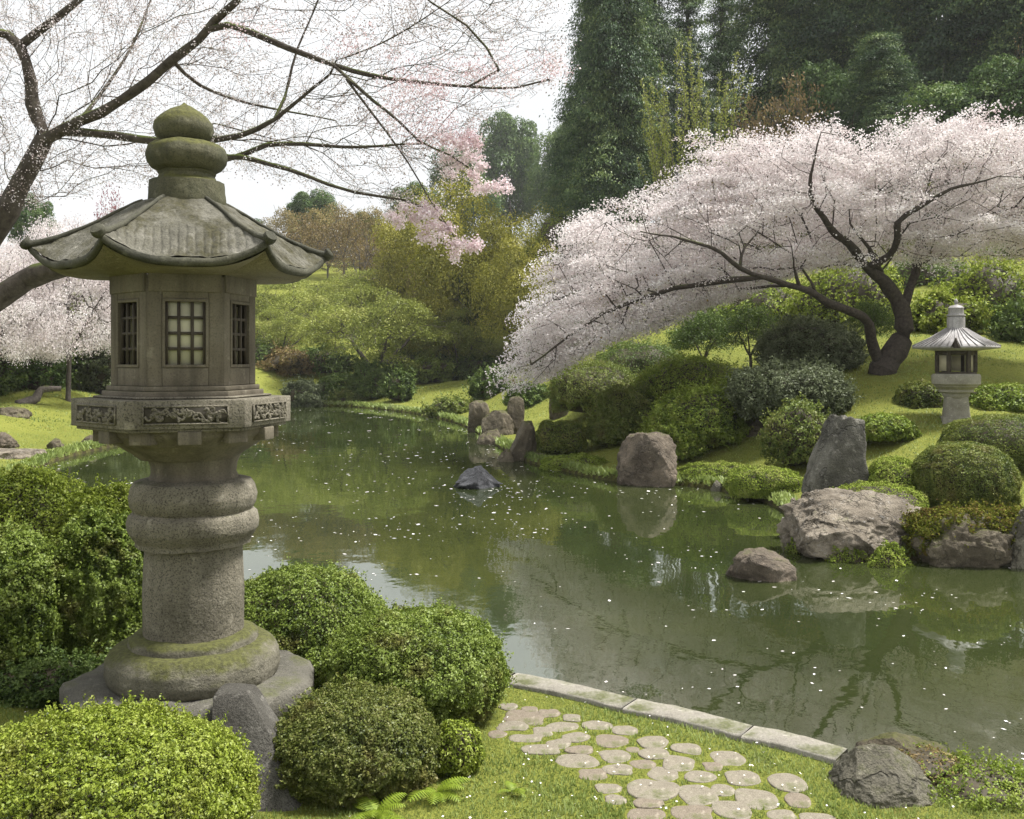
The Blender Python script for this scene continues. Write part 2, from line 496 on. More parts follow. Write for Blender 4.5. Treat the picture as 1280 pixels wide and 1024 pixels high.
M['blossom'] = leaf_mat("pale_blossom", [(0.525, 0.439, 0.429), (0.653, 0.586, 0.576), (0.752, 0.704, 0.692), (0.832, 0.806, 0.793)], trans=0.35, gloss=0.0)
M['blossom_near'] = leaf_mat("sparse_blossom", [(0.255, 0.204, 0.185), (0.470, 0.407, 0.393), (0.627, 0.568, 0.568), (0.764, 0.750, 0.753)], trans=0.25, gloss=0.0)  # greyed petal colour carries the backlit look against the sky
M['blossom_pink'] = leaf_mat("pink_blossom", [(0.55, 0.39, 0.41), (0.70, 0.55, 0.57), (0.82, 0.70, 0.72), (0.90, 0.83, 0.84)], trans=0.35, gloss=0.0)
M['petal'] = leaf_mat("fallen_petals", [(0.6, 0.55, 0.53), (0.8, 0.78, 0.76)], trans=0.0, gloss=0.0)
M['moss_leaf'] = leaf_mat("hanging_moss", [(0.055, 0.072, 0.014), (0.110, 0.130, 0.018), (0.154, 0.163, 0.030), (0.143, 0.098, 0.036)], trans=0.2, gloss=0.0)
M['moss'] = leaf_mat("moss_cushion", [(0.105, 0.146, 0.029), (0.183, 0.242, 0.040), (0.250, 0.314, 0.058), (0.259, 0.270, 0.085)], trans=0.15, gloss=0.0)
M['grass'] = leaf_mat("grass_blades", [(0.120, 0.166, 0.044), (0.191, 0.245, 0.061), (0.252, 0.311, 0.082), (0.292, 0.330, 0.152)], trans=0.35, gloss=0.02)
M['fern'] = leaf_mat("fern_leaves", [(0.09, 0.14, 0.012), (0.16, 0.225, 0.018), (0.2, 0.26, 0.03)])

# ------------------------------------------------------------------ pond and terrain
SHORE_PX = [(40, 586), (100, 568), (180, 550), (250, 530), (300, 517), (360, 508), (420, 507), (480, 512), (530, 519),
            (580, 531), (612, 552), (650, 576), (690, 586), (765, 604), (860, 607), (920, 618), (975, 634), (1000, 668), (1040, 690),
            (1090, 700), (1160, 703), (1290, 704), (1500, 706)]
SHORE = [tuple(P(x, y, CH * F / (y - HY))[:2]) for x, y in SHORE_PX]
SHORE += [(14.5, 10.0), (14.0, 7.5), (9.0, 5.9), (5.0, 5.3), (3.4, 5.25), (2.4, 5.45), (1.92, 5.62), (1.46, 5.98), (0.80, 6.45), (-0.02, 7.0),
          (-1.0, 7.45), (-2.2, 7.95), (-3.6, 8.7), (-5.2, 9.9), (-7.2, 12.5), (-9.6, 17.0)]
SHORE = np.array(SHORE)


def chaikin(p, n=2):
    for _ in range(n):
        q = np.roll(p, -1, 0)
        p = np.stack([p * .75 + q * .25, p * .25 + q * .75], 1).reshape(-1, 2)
    return p


SHORE = chaikin(SHORE, 2)


def pond_dist(xy):
    """signed distance to the shore, positive on land"""
    out = np.empty(len(xy)); A = SHORE; B = np.roll(A, -1, 0)
    for s0 in range(0, len(xy), 20000):
        p = xy[s0:s0 + 20000]
        d = B - A
        t = np.clip(((p[:, None] - A) * d).sum(-1) / (d * d).sum(-1), 0, 1)
        q = A + t[..., None] * d
        dist = np.sqrt(((p[:, None] - q) ** 2).sum(-1)).min(1)
        y0, y1 = A[:, 1], B[:, 1]
        py = p[:, None, 1]
        cr = ((y0 <= py) != (y1 <= py))
        xs = A[:, 0] + (py - y0) / np.where(np.abs(y1 - y0) < 1e-9, 1e-9, y1 - y0) * (B[:, 0] - A[:, 0])
        ins = ((cr & (p[:, None, 0] < xs)).sum(1) % 2) == 1
        out[s0:s0 + 20000] = np.where(ins, -dist, dist)
    return out


CTRL_PX = [(700, 570, 24.5), (720, 512, 36), (560, 488, 50), (600, 478, 56), (830, 560, 22.5), (800, 470, 33), (920, 560, 19.5), (1000, 540, 19.5),
           (1045, 610, 14.3), (1195, 535, 19.5), (1205, 628, 13.6), (1280, 625, 13.4), (1105, 466, 24), (1280, 452, 24), (1240, 420, 30), (1280, 350, 37), (1000, 430, 30),
           (900, 432, 34), (1100, 300, 52), (1280, 250, 52), (800, 400, 46), (460, 458, 58), (450, 438, 68), (545, 474, 62), (610, 474, 62), (545, 442, 71), (640, 446, 70),  (400, 402, 70), (430, 346, 86), (380, 332, 96), (560, 350, 90),
           (60, 512, 31), (100, 490, 38), (30, 540, 27), (50, 440, 50), (50, 385, 62), (300, 470, 55), (330, 446, 64), (200, 380, 72), (700, 330, 70), (850, 300, 66),
           (1400, 560, 18), (1500, 460, 26), (-150, 520, 28), (-300, 430, 50), (520, 478, 56), (640, 492, 44), (760, 540, 26)]
CTRL = [tuple(P(*c)) for c in CTRL_PX]
CTRL += [(0.5, 5.0, 0.30), (1.8, 4.4, 0.30), (0, 3.0, 0.34), (-2, 5.4, 0.48), (-3.4, 7.0, 0.55), (-5, 7.5, 0.6), (3, 3.5, 0.35), (0, -4, 0.6), (-8, 6, 0.8), (8, 3, 0.5),
         (-14, 16, 0.9), (16, 4, 0.7), (20, 12, 1.2), (0, 150, 19), (80, 150, 26), (-80, 150, 17), (0, 220, 20), (120, 80, 20), (-100, 60, 11), (40, 60, 15),
         (60, 30, 10), (-50, 25, 4), (120, 240, 26), (-120, 240, 20), (60, 0, 5), (-60, 0, 3)]
CTRL = np.array(CTRL)


def _tps_fit(pts, z, lam=0.02):
    n = len(pts)
    d = np.sqrt(((pts[:, None] - pts[None]) ** 2).sum(-1)) + 1e-9
    K = d * d * np.log(d) + lam * np.eye(n) * d.max()
    Pm = np.concatenate([np.ones((n, 1)), pts], 1)
    A = np.block([[K, Pm], [Pm.T, np.zeros((3, 3))]])
    return np.linalg.solve(A, np.concatenate([z, np.zeros(3)]))


_warp = lambda xy: np.stack([xy[:, 0] / (np.abs(xy[:, 1]) + 12) * 22, np.log(np.maximum(xy[:, 1], -9) + 12) * 16], -1)
_CW = _warp(CTRL[:, :2])
_W = _tps_fit(_CW, CTRL[:, 2])


def terrain_z(xy):
    xy = np.atleast_2d(np.asarray(xy, float))
    w = _warp(xy)
    z = np.empty(len(w))
    for s0 in range(0, len(w), 40000):
        ww = w[s0:s0 + 40000]
        d = np.sqrt(((ww[:, None] - _CW[None]) ** 2).sum(-1)) + 1e-9
        z[s0:s0 + 40000] = (d * d * np.log(d)) @ _W[:len(_CW)] + _W[len(_CW)] + ww @ _W[len(_CW) + 1:]
    z = np.clip(z, 0.22, 40)
    sd = pond_dist(xy)
    yy = np.maximum(xy[:, 1], 1)
    bump = fbm(np.stack([xy[:, 0] * 0.35, xy[:, 1] * 0.35, xy[:, 0] * 0], -1), 4) * 0.05 + fbm(np.stack([xy[:, 0] * 1.7, xy[:, 1] * 1.7, xy[:, 0] * 0 + 3], -1), 3) * 0.02
    bump *= np.clip(yy / 12, 0.15, 3)
    land = z + bump
    # flat lawn where the path lies
    flat = smooth(3.2, 2.2, np.hypot((xy[:, 0] - 0.9) / 1.1, (xy[:, 1] - 5.2) / 0.95))
    land = land * (1 - flat) + 0.30 * flat
    lip = 0.14 + 0.05 * vnoise(np.stack([xy[:, 0] * 0.9, xy[:, 1] * 0.9, xy[:, 0] * 0 + 9], -1))
    k = smooth(0.0, 3.0 + 0.06 * yy, sd) * (1 - flat) + flat
    zl = lip * (1 - k) + land * k
    edge = smooth(-0.28, 0.10, sd)
    return np.where(sd > 0.1, zl, -0.7 + edge * (zl + 0.7))


def gz(x, y):
    return float(terrain_z(np.array([[x, y]]))[0])


def hit(px, py, y0=3.0, y1=140.0):
    """the ground point seen at a place of the photo"""
    Y = y0 * (y1 / y0) ** (np.arange(900) / 899)
    pts = np.stack([(px - CX) / F * Y, Y, CH - (py - HY) / F * Y], -1)
    z = np.maximum(terrain_z(pts[:, :2]), 0.0)
    b = np.nonzero(pts[:, 2] <= z)[0]
    i = b[0] if len(b) else 899
    return pts[i]


# terrain sheet (finer towards the pond's near side)
ys = np.concatenate([np.linspace(-14, 2.5, 26), 2.5 * (90 / 2.5) ** (np.arange(1, 520) / 519), np.linspace(94, 420, 36)])
us = np.linspace(-1, 1, 420)
us = 1.15 * (0.75 * us + 0.25 * us ** 3)
YY, UU = np.meshgrid(ys, us, indexing='ij')
XX = UU * (np.maximum(YY, 0) + 9)
XY = np.stack([XX.ravel(), YY.ravel()], -1)
ZZ = terrain_z(XY)
SD = pond_dist(XY)
nr, nc = YY.shape
ii, jj = np.meshgrid(np.arange(nr - 1), np.arange(nc - 1), indexing='ij')
Q = np.stack([ii * nc + jj, ii * nc + jj + 1, (ii + 1) * nc + jj + 1, (ii + 1) * nc + jj], -1).reshape(-1, 4)

gm, n, l = newmat("lawn_and_moss")
tc = n.new("ShaderNodeTexCoord")
v = tc.outputs["Object"]
a = noise(n, l, 0.35, 6, 0.6, v)
b = noise(n, l, 6.0, 6, 0.7, v)
c = noise(n, l, 60.0, 3, 0.7, v)
rp = ramp(n, [(0.30, (0.13, 0.148, 0.030)), (0.5, (0.19, 0.208, 0.040)), (0.68, (0.25, 0.26, 0.054))])
l.new(mth(n, l, 'ADD', mth(n, l, 'MULTIPLY', a.outputs["Fac"], 0.6), mth(n, l, 'MULTIPLY', b.outputs["Fac"], 0.4)), rp.inputs[0])
cr = ramp(n, [(0.3, 0.55), (0.65, 1.0)])
l.new(c.outputs["Fac"], cr.inputs[0])
col = mixc(n, l, 1.0, rp.outputs[0], cr.outputs[0], 'MULTIPLY')
br = noise(n, l, 1.1, 5, 0.7, v)
brr = ramp(n, [(0.60, 0.0), (0.74, 0.65)])
l.new(br.outputs["Fac"], brr.inputs[0])
col = mixc(n, l, brr.outputs[0], col, (0.10, 0.075, 0.03))
at = n.new("ShaderNodeAttribute"); at.attribute_name = "rnd"     # bare soil along the water line
col = mixc(n, l, at.outputs["Fac"], col, (0.035, 0.028, 0.016))
bs = n.new("ShaderNodeBsdfPrincipled"); bs.inputs["Roughness"].default_value = 0.95; bs.inputs["Specular IOR Level"].default_value = 0.1
l.new(col, bs.inputs["Base Color"])
bp = n.new("ShaderNodeBump"); bp.inputs["Strength"].default_value = 0.9; bp.inputs["Distance"].default_value = 0.08
l.new(mth(n, l, 'ADD', b.outputs["Fac"], mth(n, l, 'MULTIPLY', c.outputs["Fac"], 0.3)), bp.inputs["Height"])
l.new(bp.outputs[0], bs.inputs["Normal"])
o_ = n.new("ShaderNodeOutputMaterial"); l.new(bs.outputs[0], o_.inputs[0])
M['ground'] = gm
me = make_mesh("ground", np.concatenate([XY, ZZ[:, None]], 1), [Q], gm, rnd=smooth(0.16, 0.02, SD))
tag(link("ground", me), kind="structure")

wm, n, l = newmat("pond_water")
tc = n.new("ShaderNodeTexCoord")
mp = n.new("ShaderNodeMapping"); mp.inputs["Scale"].default_value = (1.0, 0.7, 1.0); l.new(tc.outputs["Object"], mp.inputs[0])
w1 = noise(n, l, 1.6, 3, 0.5, mp.outputs[0])
w2 = noise(n, l, 9.0, 3, 0.55, mp.outputs[0])
wm_ = noise(n, l, 0.16, 2, 0.5, tc.outputs["Object"])
wmk = ramp(n, [(0.45, 0.0), (0.62, 1.0)]); l.new(wm_.outputs["Fac"], wmk.inputs[0])
hsum = mth(n, l, 'ADD', mth(n, l, 'MULTIPLY', w1.outputs["Fac"], 1.0), mth(n, l, 'MULTIPLY', mth(n, l, 'MULTIPLY', w2.outputs["Fac"], wmk.outputs[0]), 0.16))
bp = n.new("ShaderNodeBump"); bp.inputs["Strength"].default_value = 0.075; bp.inputs["Distance"].default_value = 0.06
l.new(hsum, bp.inputs["Height"])
mk = noise(n, l, 0.3, 4, 0.6, tc.outputs["Object"])
mr = ramp(n, [(0.35, (0.018, 0.025, 0.008)), (0.65, (0.032, 0.040, 0.012))]); l.new(mk.outputs["Fac"], mr.inputs[0])
df = n.new("ShaderNodeBsdfDiffuse"); l.new(mr.outputs[0], df.inputs[0])
gl = n.new("ShaderNodeBsdfGlossy"); gl.inputs["Roughness"].default_value = 0.02; gl.inputs["Color"].default_value = (0.93, 0.95, 0.93, 1)
l.new(bp.outputs[0], gl.inputs["Normal"])
fr = n.new("ShaderNodeFresnel"); fr.inputs["IOR"].default_value = 3.3; l.new(bp.outputs[0], fr.inputs["Normal"])
mx = n.new("ShaderNodeMixShader"); l.new(fr.outputs[0], mx.inputs[0]); l.new(df.outputs[0], mx.inputs[1]); l.new(gl.outputs[0], mx.inputs[2])
o_ = n.new("ShaderNodeOutputMaterial"); l.new(mx.outputs[0], o_.inputs[0])
lo, hi = SHORE.min(0) - 1.0, SHORE.max(0) + 1.0
me = make_mesh("pond_water", np.array([[lo[0], lo[1], 0], [hi[0], lo[1], 0], [hi[0], hi[1], 0], [lo[0], hi[1], 0]]), [np.array([[0, 1, 2, 3]])], wm)
tag(link("water", me), kind="structure")


# ------------------------------------------------------------------ foliage builders
def cards(pos, nrm, size, rng, width=0.55, fold=0.25, tang=None):
    """leaf-sized bent quads; size may be an array"""
    N = len(pos)
    nrm = unit(nrm)
    t = rng.normal(size=(N, 3)) if tang is None else tang + rng.normal(size=(N, 3)) * 0.25
    t = unit(t - nrm * (t * nrm).sum(-1, keepdims=True))
    b = np.cross(nrm, t)
    s = np.broadcast_to(np.asarray(size, float), (N,))[:, None] * rng.uniform(0.65, 1.25, (N, 1))
    f = nrm * s * fold
    v = np.stack([pos - t * s * .5 - f * .5, pos + b * s * width * .5 + f * .5, pos + t * s * .5 - f * .5, pos - b * s * width * .5 + f * .5], 1)
    return v.reshape(-1, 3)


def card_faces(N):
    return np.arange(N * 4).reshape(N, 4)


def leaf_mesh(name, pos, nrm, size, mat, rng, tone=None, extra=None, **kw):
    N = len(pos)
    v = cards(pos, nrm, size, rng, **kw)
    r = rng.uniform(0, 1, N) if tone is None else np.clip(tone + rng.normal(size=N) * 0.16, 0, 1)
    polys = [card_faces(N)]
    rnd = np.repeat(r, 4)
    mats = [mat]; midx = None
    if extra is not None:
        ev, eq, em = extra
        polys.append(eq + len(v)); v = np.concatenate([v, ev]); rnd = np.concatenate([rnd, np.full(len(ev), 0.3)])
        mats.append(em); midx = np.concatenate([np.zeros(N, int), np.ones(len(eq), int)])
    return make_mesh(name, v, polys, mats, rnd=rnd, midx=midx, smooth_=False)


def sphere_dirs(N, rng):
    return unit(rng.normal(size=(N, 3)))


def dome(d, w, dp, h, lump, freq, seed, sq=2.0):
    """surface of a bush: directions -> points, base at z = 0"""
    e = (np.abs(d) ** sq).sum(-1, keepdims=True) ** (-1.0 / sq)
    p = d * e
    k = 1 + lump * fbm(d * freq + seed * 7.7, 3) + lump * 0.5 * np.abs(vnoise(d * freq * 2.3 + seed))
    p = p * k[:, None]
    up = p[:, 2:3] > 0
    cz = 0.42 * h
    return np.concatenate([p[:, :1] * w / 2, p[:, 1:2] * dp / 2, cz + np.where(up, p[:, 2:3] * (h - cz), p[:, 2:3] * cz * 1.05)], 1)


def core_mesh(fn, scale=0.86, nu=26, nv=14):
    a = np.linspace(0, 2 * np.pi, nu, endpoint=False)
    b = np.linspace(-np.pi / 2 + 0.05, np.pi / 2 - 0.02, nv)
    B, A = np.meshgrid(b, a, indexing='ij')
    d = np.stack([np.cos(B) * np.cos(A), np.cos(B) * np.sin(A), np.sin(B)], -1).reshape(-1, 3)
    p = fn(d)
    c = p.mean(0)
    p = c + (p - c) * scale
    i, j = np.meshgrid(np.arange(nv - 1), np.arange(nu), indexing='ij')
    j2 = (j + 1) % nu
    q = np.stack([i * nu + j, i * nu + j2, (i + 1) * nu + j2, (i + 1) * nu + j], -1).reshape(-1, 4)
    return p, q


def bush(name, label, cat, px, top, bot, wpx, Y=None, mat='box', leaf=0.03, n=12000, lump=0.08, freq=2.2, sq=2.2, dr=1.0, seed=1, group=None, stems=False, shell=0.16, sprout=0.0, upl=0.35, wspan=None):
    if Y is None:
        Y = hit(px, bot)[1]
    zf = CH - (bot - HY) / F * Y
    # the visible foot is the near side of the bush; its middle lies further back
    Yc = Y / (1 - min(0.42 * dr * wpx / F, 0.3))
    w = wpx * Yc / F; dp = w * dr
    bx, by = (px - CX) / F * Yc, Yc
    zb = min(gz(bx, by), zf) - 0.03
    h = CH - (top - HY) / F * Yc - zb
    base = (bx, by, zb)
    rng = np.random.default_rng(seed * 101 + 7)
    fn = lambda d: dome(d, w, dp, h, lump, freq, seed, sq)
    d = sphere_dirs(int(n * 1.5), rng)
    d = d[d[:, 2] > -0.75][:n]
    d[:, 2] = np.where(d[:, 2] < -0.3, d[:, 2] * 0.8, d[:, 2]); d = unit(d)
    p = fn(d)
    e = 1e-2
    c0 = np.array([0, 0, 0.42 * h])
    nr_ = unit((p - c0) / np.array([w / 2, dp / 2, h * 0.55]))
    depth = rng.uniform(0, 1, len(p)) ** 2 * shell
    p = c0 + (p - c0) * (1 - depth)[:, None]
    # sprigs: leaves gather on small shoots that stand out a little
    cs = max(leaf * 2.6, Y * 0.0085)
    cl = vnoise(p / cs + seed) + 0.5 * vnoise(p / (cs * 0.45) + seed)
    p = p + nr_ * (np.clip(cl, -0.8, 1) * cs * (0.30 + sprout * 0.9))[:, None]
    tone = 0.50 + 0.33 * cl + 0.22 * fbm(p / max(w, 0.3) * 3 + seed * 3, 3) + rng.normal(size=len(p)) * 0.12
    nn = nr_ * 0.9 + np.array([0, 0, upl]) + rng.normal(size=p.shape) * 0.7
    if sprout > 0:
        # young shoots that have grown past the last clipping
        m_ = max(20, len(p) // 90)
        ix_ = rng.integers(0, len(p), m_); ln_ = cs * rng.uniform(0.5, 1.5, m_) * (0.6 + sprout)
        ax_ = unit(nr_[ix_] + [0, 0, 0.5] + rng.normal(size=(m_, 3)) * 0.35)
        u_ = np.tile(np.linspace(0.15, 1, 9), m_)
        q_ = np.repeat(p[ix_], 9, 0) + np.repeat(ax_ * ln_[:, None], 9, 0) * u_[:, None] + rng.normal(size=(m_ * 9, 3)) * leaf * 0.35
        p = np.concatenate([p, q_]); nn = np.concatenate([nn, rng.normal(size=q_.shape) + [0, 0, 0.7]])
        tone = np.concatenate([tone, 0.6 + rng.normal(size=len(q_)) * 0.15])
    extra = (*core_mesh(fn, 0.85), M['dark_core'])
    me = leaf_mesh(name, p, nn, leaf, M[mat], rng, tone=tone, extra=extra)
    loc = (base[0], base[1], zb)
    if stems:
        root = empty(name, loc)
        link("foliage", me, root)
        mb = MB()
        for q in range(7):
            an = rng.uniform(0, 6.28); r0 = rng.uniform(0.02, 0.12) * w
            t = np.linspace(0, 1, 5)[:, None]
            a_ = np.array([math.cos(an) * r0, math.sin(an) * r0, -0.02]); b_ = np.array([math.cos(an) * r0 * 3, math.sin(an) * r0 * 3, h * 0.5])
            mb.tube(a_ + (b_ - a_) * t, np.linspace(0.012, 0.006, 5) * (1 + w * 0.4), 6)
        mb.build("stem", M['bark'], root, smooth_=True)
        o = root
    else:
        o = link(name, me, None, loc)
    return tag(o, label, cat, group)


# ---- branching skeletons
def catmull(pts, step):
    pts = np.asarray(pts, float)
    if len(pts) < 3:
        n_ = max(2, int(np.linalg.norm(pts[-1] - pts[0]) / step) + 1)
        return pts[0] + (pts[-1] - pts[0]) * np.linspace(0, 1, n_)[:, None]
    p = np.concatenate([[2 * pts[0] - pts[1]], pts, [2 * pts[-1] - pts[-2]]])
    out = []
    for i in range(1, len(p) - 2):
        n_ = max(1, int(np.linalg.norm(p[i + 1] - p[i]) / step))
        for k in range(n_):
            t = k / n_
            out.append(0.5 * (2 * p[i] + (p[i + 1] - p[i - 1]) * t + (2 * p[i - 1] - 5 * p[i] + 4 * p[i + 1] - p[i + 2]) * t * t + (3 * p[i] - p[i - 1] - 3 * p[i + 1] + p[i + 2]) * t ** 3))
    out.append(p[-2])
    return np.array(out)


class Arbor:
    def __init__(s, seed=0):
        s.pos = []; s.par = []; s.path = []; s.minr = []
        s.rng = np.random.default_rng(seed)

    def limb(s, pts, r0, r1, step=0.3, wob=0.02, rs=None):
        """a thick branch drawn point by point; it joins the skeleton at its nearest node"""
        c = catmull(pts, step)
        L = len(c)
        c = c + np.stack([fbm(c * 1.4 + 5 + k * 9, 2) for k in range(3)], -1) * wob
        par = -1
        if s.pos:
            A = np.array(s.pos)
            par = int(np.argmin(((A - c[0]) ** 2).sum(-1)))
        for k in range(L):
            r = r0 + (r1 - r0) * k / max(1, L - 1)
            if rs is not None:
                pa = np.asarray(pts, float); al = np.concatenate([[0], np.cumsum(np.linalg.norm(np.diff(pa, axis=0), axis=1))])
                r = float(np.interp(k / max(1, L - 1) * al[-1], al, rs))
            if par >= 0 and k == 0 and np.linalg.norm(np.array(s.pos[par]) - c[0]) < 0.05:
                continue
            s.pos.append(c[k]); s.minr.append(r)
            s.path.append(0 if par < 0 else s.path[par] + np.linalg.norm(c[k] - s.pos[par]))
            s.par.append(par); par = len(s.pos) - 1

    def grow(s, targets, bf=0.35, step=0.3, sag=0.0, jit=0.06, maxlen=None):
        A = np.array(s.pos)
        d0 = np.sqrt(((targets[:, None] - A[None]) ** 2).sum(-1)).min(1) if len(targets) * len(A) < 4e7 else np.linalg.norm(targets - A[0], axis=1)
        order = np.argsort(d0)
        cap = len(A) + len(targets) * 14
        buf = np.empty((cap, 3)); buf[:len(A)] = A; pl = np.empty(cap); pl[:len(A)] = s.path
        n_ = len(A)
        tips = []
        for ti in order:
            t = targets[ti]
            dd = np.sqrt(((buf[:n_] - t) ** 2).sum(-1))
            k = int(np.argmin(dd + bf * pl[:n_]))
            L = dd[k]
            if L < 0.02: continue
            m = max(1, int(L / step))
            m = min(m, 10)
            a = buf[k].copy(); par = k
            mid = s.rng.normal(size=3) * jit * L
            for q in range(1, m + 1):
                u = q / m
                p = a + (t - a) * u + mid * math.sin(math.pi * u) + np.array([0, 0, sag * L * math.sin(math.pi * u)])
                if n_ >= cap: break
                s.pos.append(p); s.par.append(par); s.minr.append(0.0)
                pl[n_] = pl[par] + np.linalg.norm(p - buf[par]); s.path.append(pl[n_])
                buf[n_] = p; par = n_; n_ += 1
            tips.append(par)
        return np.array(tips)

    def radii(s, tip=0.004, pw=2.3):
        n_ = len(s.pos)
        acc = np.zeros(n_); r = np.zeros(n_)
        for i in range(n_ - 1, -1, -1):
            r[i] = max(acc[i] ** (1 / pw) if acc[i] > 0 else tip, tip)
            if s.par[i] >= 0: acc[s.par[i]] += r[i] ** pw
        mr = np.array(s.minr)
        return np.where(mr > 0, np.clip(r, mr * 0.9, mr * 1.1), r)

    def mesh(s, name, mat, tip=0.004, k=6, pw=2.3, rmax=None):
        pos = np.array(s.pos); par = np.array(s.par); r = s.radii(tip, pw)
        if rmax is not None: r = np.where(np.array(s.minr) > 0, r, np.minimum(r, rmax))
        n_ = len(pos)
        r = np.where(np.array(s.minr) > 0.018, r * (1 + 0.16 * vnoise(pos * 5.0) + 0.08 * vnoise(pos * 13.0)), r)
        d = np.zeros((n_, 3)); ok = par >= 0
        d[ok] = unit(pos[ok] - pos[par[ok]])
        main = np.full(n_, -1)
        for i in range(n_):
            p = par[i]
            if p >= 0 and (main[p] < 0 or r[i] > r[main[p]]): main[p] = i
        for i in np.nonzero(~ok)[0]:
            d[i] = d[main[i]] if main[i] >= 0 else [0, 0, 1]
        seg = np.nonzero(ok)[0]
        ismain = main[par[seg]] == seg
        da = np.where(ismain[:, None], d[par[seg]], d[seg])
        da = np.where((da * d[seg]).sum(-1, keepdims=True) < 0.3, d[seg], da)
        ra = np.where(ismain, r[par[seg]], np.minimum(r[par[seg]] * 0.8, r[seg] * 1.25))
        db = d[seg].copy()
        mc = main[seg]; has = mc >= 0
        # both ends of a joint use the same ring direction
        ref = np.array([0.33, 0.21, 0.92])
        th = np.arange(k) / k * 2 * np.pi

        def ring(p, dr_, rr):
            a = unit(np.cross(dr_, ref)); b = np.cross(dr_, a)
            return p[:, None] + rr[:, None, None] * (a[:, None] * np.cos(th)[None, :, None] + b[:, None] * np.sin(th)[None, :, None])
        A = ring(pos[par[seg]], da, ra); B = ring(pos[seg], db, r[seg])
        v = np.concatenate([A, B], 1).reshape(-1, 3)
        base = (np.arange(len(seg)) * 2 * k)[:, None]
        j = np.arange(k)
        q = np.stack([base + j, base + (j + 1) % k, base + k + (j + 1) % k, base + k + j], -1).reshape(-1, 4)
        return make_mesh(name, v, [q], mat)


def poly_inside(p, poly):
    poly = np.asarray(poly, float); A = poly; B = np.roll(poly, -1, 0)
    py = p[:, None, 1]
    cr = (A[:, 1] <= py) != (B[:, 1] <= py)
    xs = A[:, 0] + (py - A[:, 1]) / np.where(np.abs(B[:, 1] - A[:, 1]) < 1e-9, 1e-9, B[:, 1] - A[:, 1]) * (B[:, 0] - A[:, 0])
    return ((cr & (p[:, None, 0] < xs)).sum(1) % 2) == 1


def poly_edge(p, poly):
    poly = np.asarray(poly, float); A = poly; B = np.roll(poly, -1, 0); d = B - A
    t = np.clip(((p[:, None] - A) * d).sum(-1) / (d * d).sum(-1), 0, 1)
    return np.sqrt(((p[:, None] - (A + t[..., None] * d)) ** 2).sum(-1)).min(1)


def sample_poly(poly, N, rng):
    poly = np.asarray(poly, float); lo_, hi_ = poly.min(0), poly.max(0)
    out = np.empty((0, 2))
    while len(out) < N:
        p = rng.uniform(lo_, hi_, (N * 2, 2)); out = np.concatenate([out, p[poly_inside(p, poly)]])
    return out[:N]


def crown_volume(poly, N, Y, half, rng, round_px=110.0, front=-1.0):
    """points through a crown's volume: its side outline swept back and forth into a rounded body"""
    p = sample_poly(poly, N, rng)
    e = np.clip(poly_edge(p, poly) / round_px, 0.08, 1)
    off = rng.uniform(front, 1, N) * half * np.sqrt(1 - (1 - e) ** 2)
    YY_ = Y + off
    return np.stack([(p[:, 0] - CX) / F * Y * (1 + off / Y * 0.35), YY_, CH - (p[:, 1] - HY) / F * Y * (1 + off / Y * 0.35)], -1)


def tufts(centres, per, sig, rng, flat=1.0):
    k = len(centres)
    c = np.repeat(centres, per, 0)
    o = rng.normal(size=(k * per, 3)) * sig
    o[:, 2] *= flat
    return c + o, o



# ================================================================== near stone lantern
LY = 5.9
LS = LY / F
LX = (231 - CX) / F * LY
LROT = R(19.5)


def lz(py):
    return CH - (py - HY) * LS


LBASE = lz(893)
lantern = empty("stone_lantern", (LX, LY, LBASE), LROT)
tag(lantern, "tall weathered stone lantern with wide hexagonal roof standing among clipped bushes in the left foreground", "stone lantern")


def prof(rows):
    return [(w * LS, lz(y) - LBASE) for w, y in rows]


def refine(rows, step=3.0):
    rows = np.asarray(rows, float); out = [rows[0]]
    for a_, b_ in zip(rows[:-1], rows[1:]):
        k = max(1, int(np.hypot(*(b_ - a_)) / step))
        for q in range(1, k + 1): out.append(a_ + (b_ - a_) * q / k)
    return np.array(out)


def lathe_part(name, rows, mat, off=(0, 0), seg=96, disp=0.004, df=9.0, rot=0.0, sm=True, bevel=0.0, auto=50):
    mb = MB(); mb.lathe(prof(refine(rows)) if sm else prof(rows), seg, rot)
    v = mb.v[0]
    o = mb.build(name, mat, lantern, (off[0], off[1], 0), smooth_=sm, disp=disp, dfreq=df, bevel=bevel, autosm=auto if sm else None)
    return o


COFF = (11 * LS, 0.0)     # the pedestal stands a little off the middle of the head
# pedestal
lathe_part("column", [(60, 802), (61, 740), (59, 690), (59, 664)], M['lantern'], COFF, disp=0.0018)
lathe_part("base_ring", [(94, 846), (102, 842), (105, 831), (104, 817), (99, 808), (90, 801), (78, 800), (77, 793), (72, 789), (62, 788)], M['lantern_base'], COFF, disp=0.006)
lathe_part("collar", [(58, 682), (69, 679), (70, 672), (73, 669), (78, 660), (79, 651), (77, 642), (71, 637), (75, 630), (77, 619), (74, 607), (70, 600), (58, 597)], M['lantern'], COFF, disp=0.005)
lathe_part("neck", [(57, 604), (51, 590), (52, 580), (56, 570), (64, 562)], M['lantern_box'], COFF, disp=0.003)
lathe_part("bracket_bowl", [(58, 572), (70, 563), (88, 552), (100, 540), (104, 528)], M['lantern_box'], (5 * LS, 0), seg=96, disp=0.003)
# square bracket ends below the platform
for k in range(12):
    an = R(-90) + k * R(30)
    mb = MB()
    ca, sa = math.cos(an), math.sin(an)
    ax = [[ca, sa, 0], [-sa, ca, 0], [0, 0, 1]]
    mb.box([ca * 92 * LS + 4 * LS, sa * 92 * LS, lz(540) - LBASE], [17 * LS, 13 * LS, 8 * LS], ax)
    mb.build("bracket_block", M['lantern_box'], lantern, bevel=0.006)


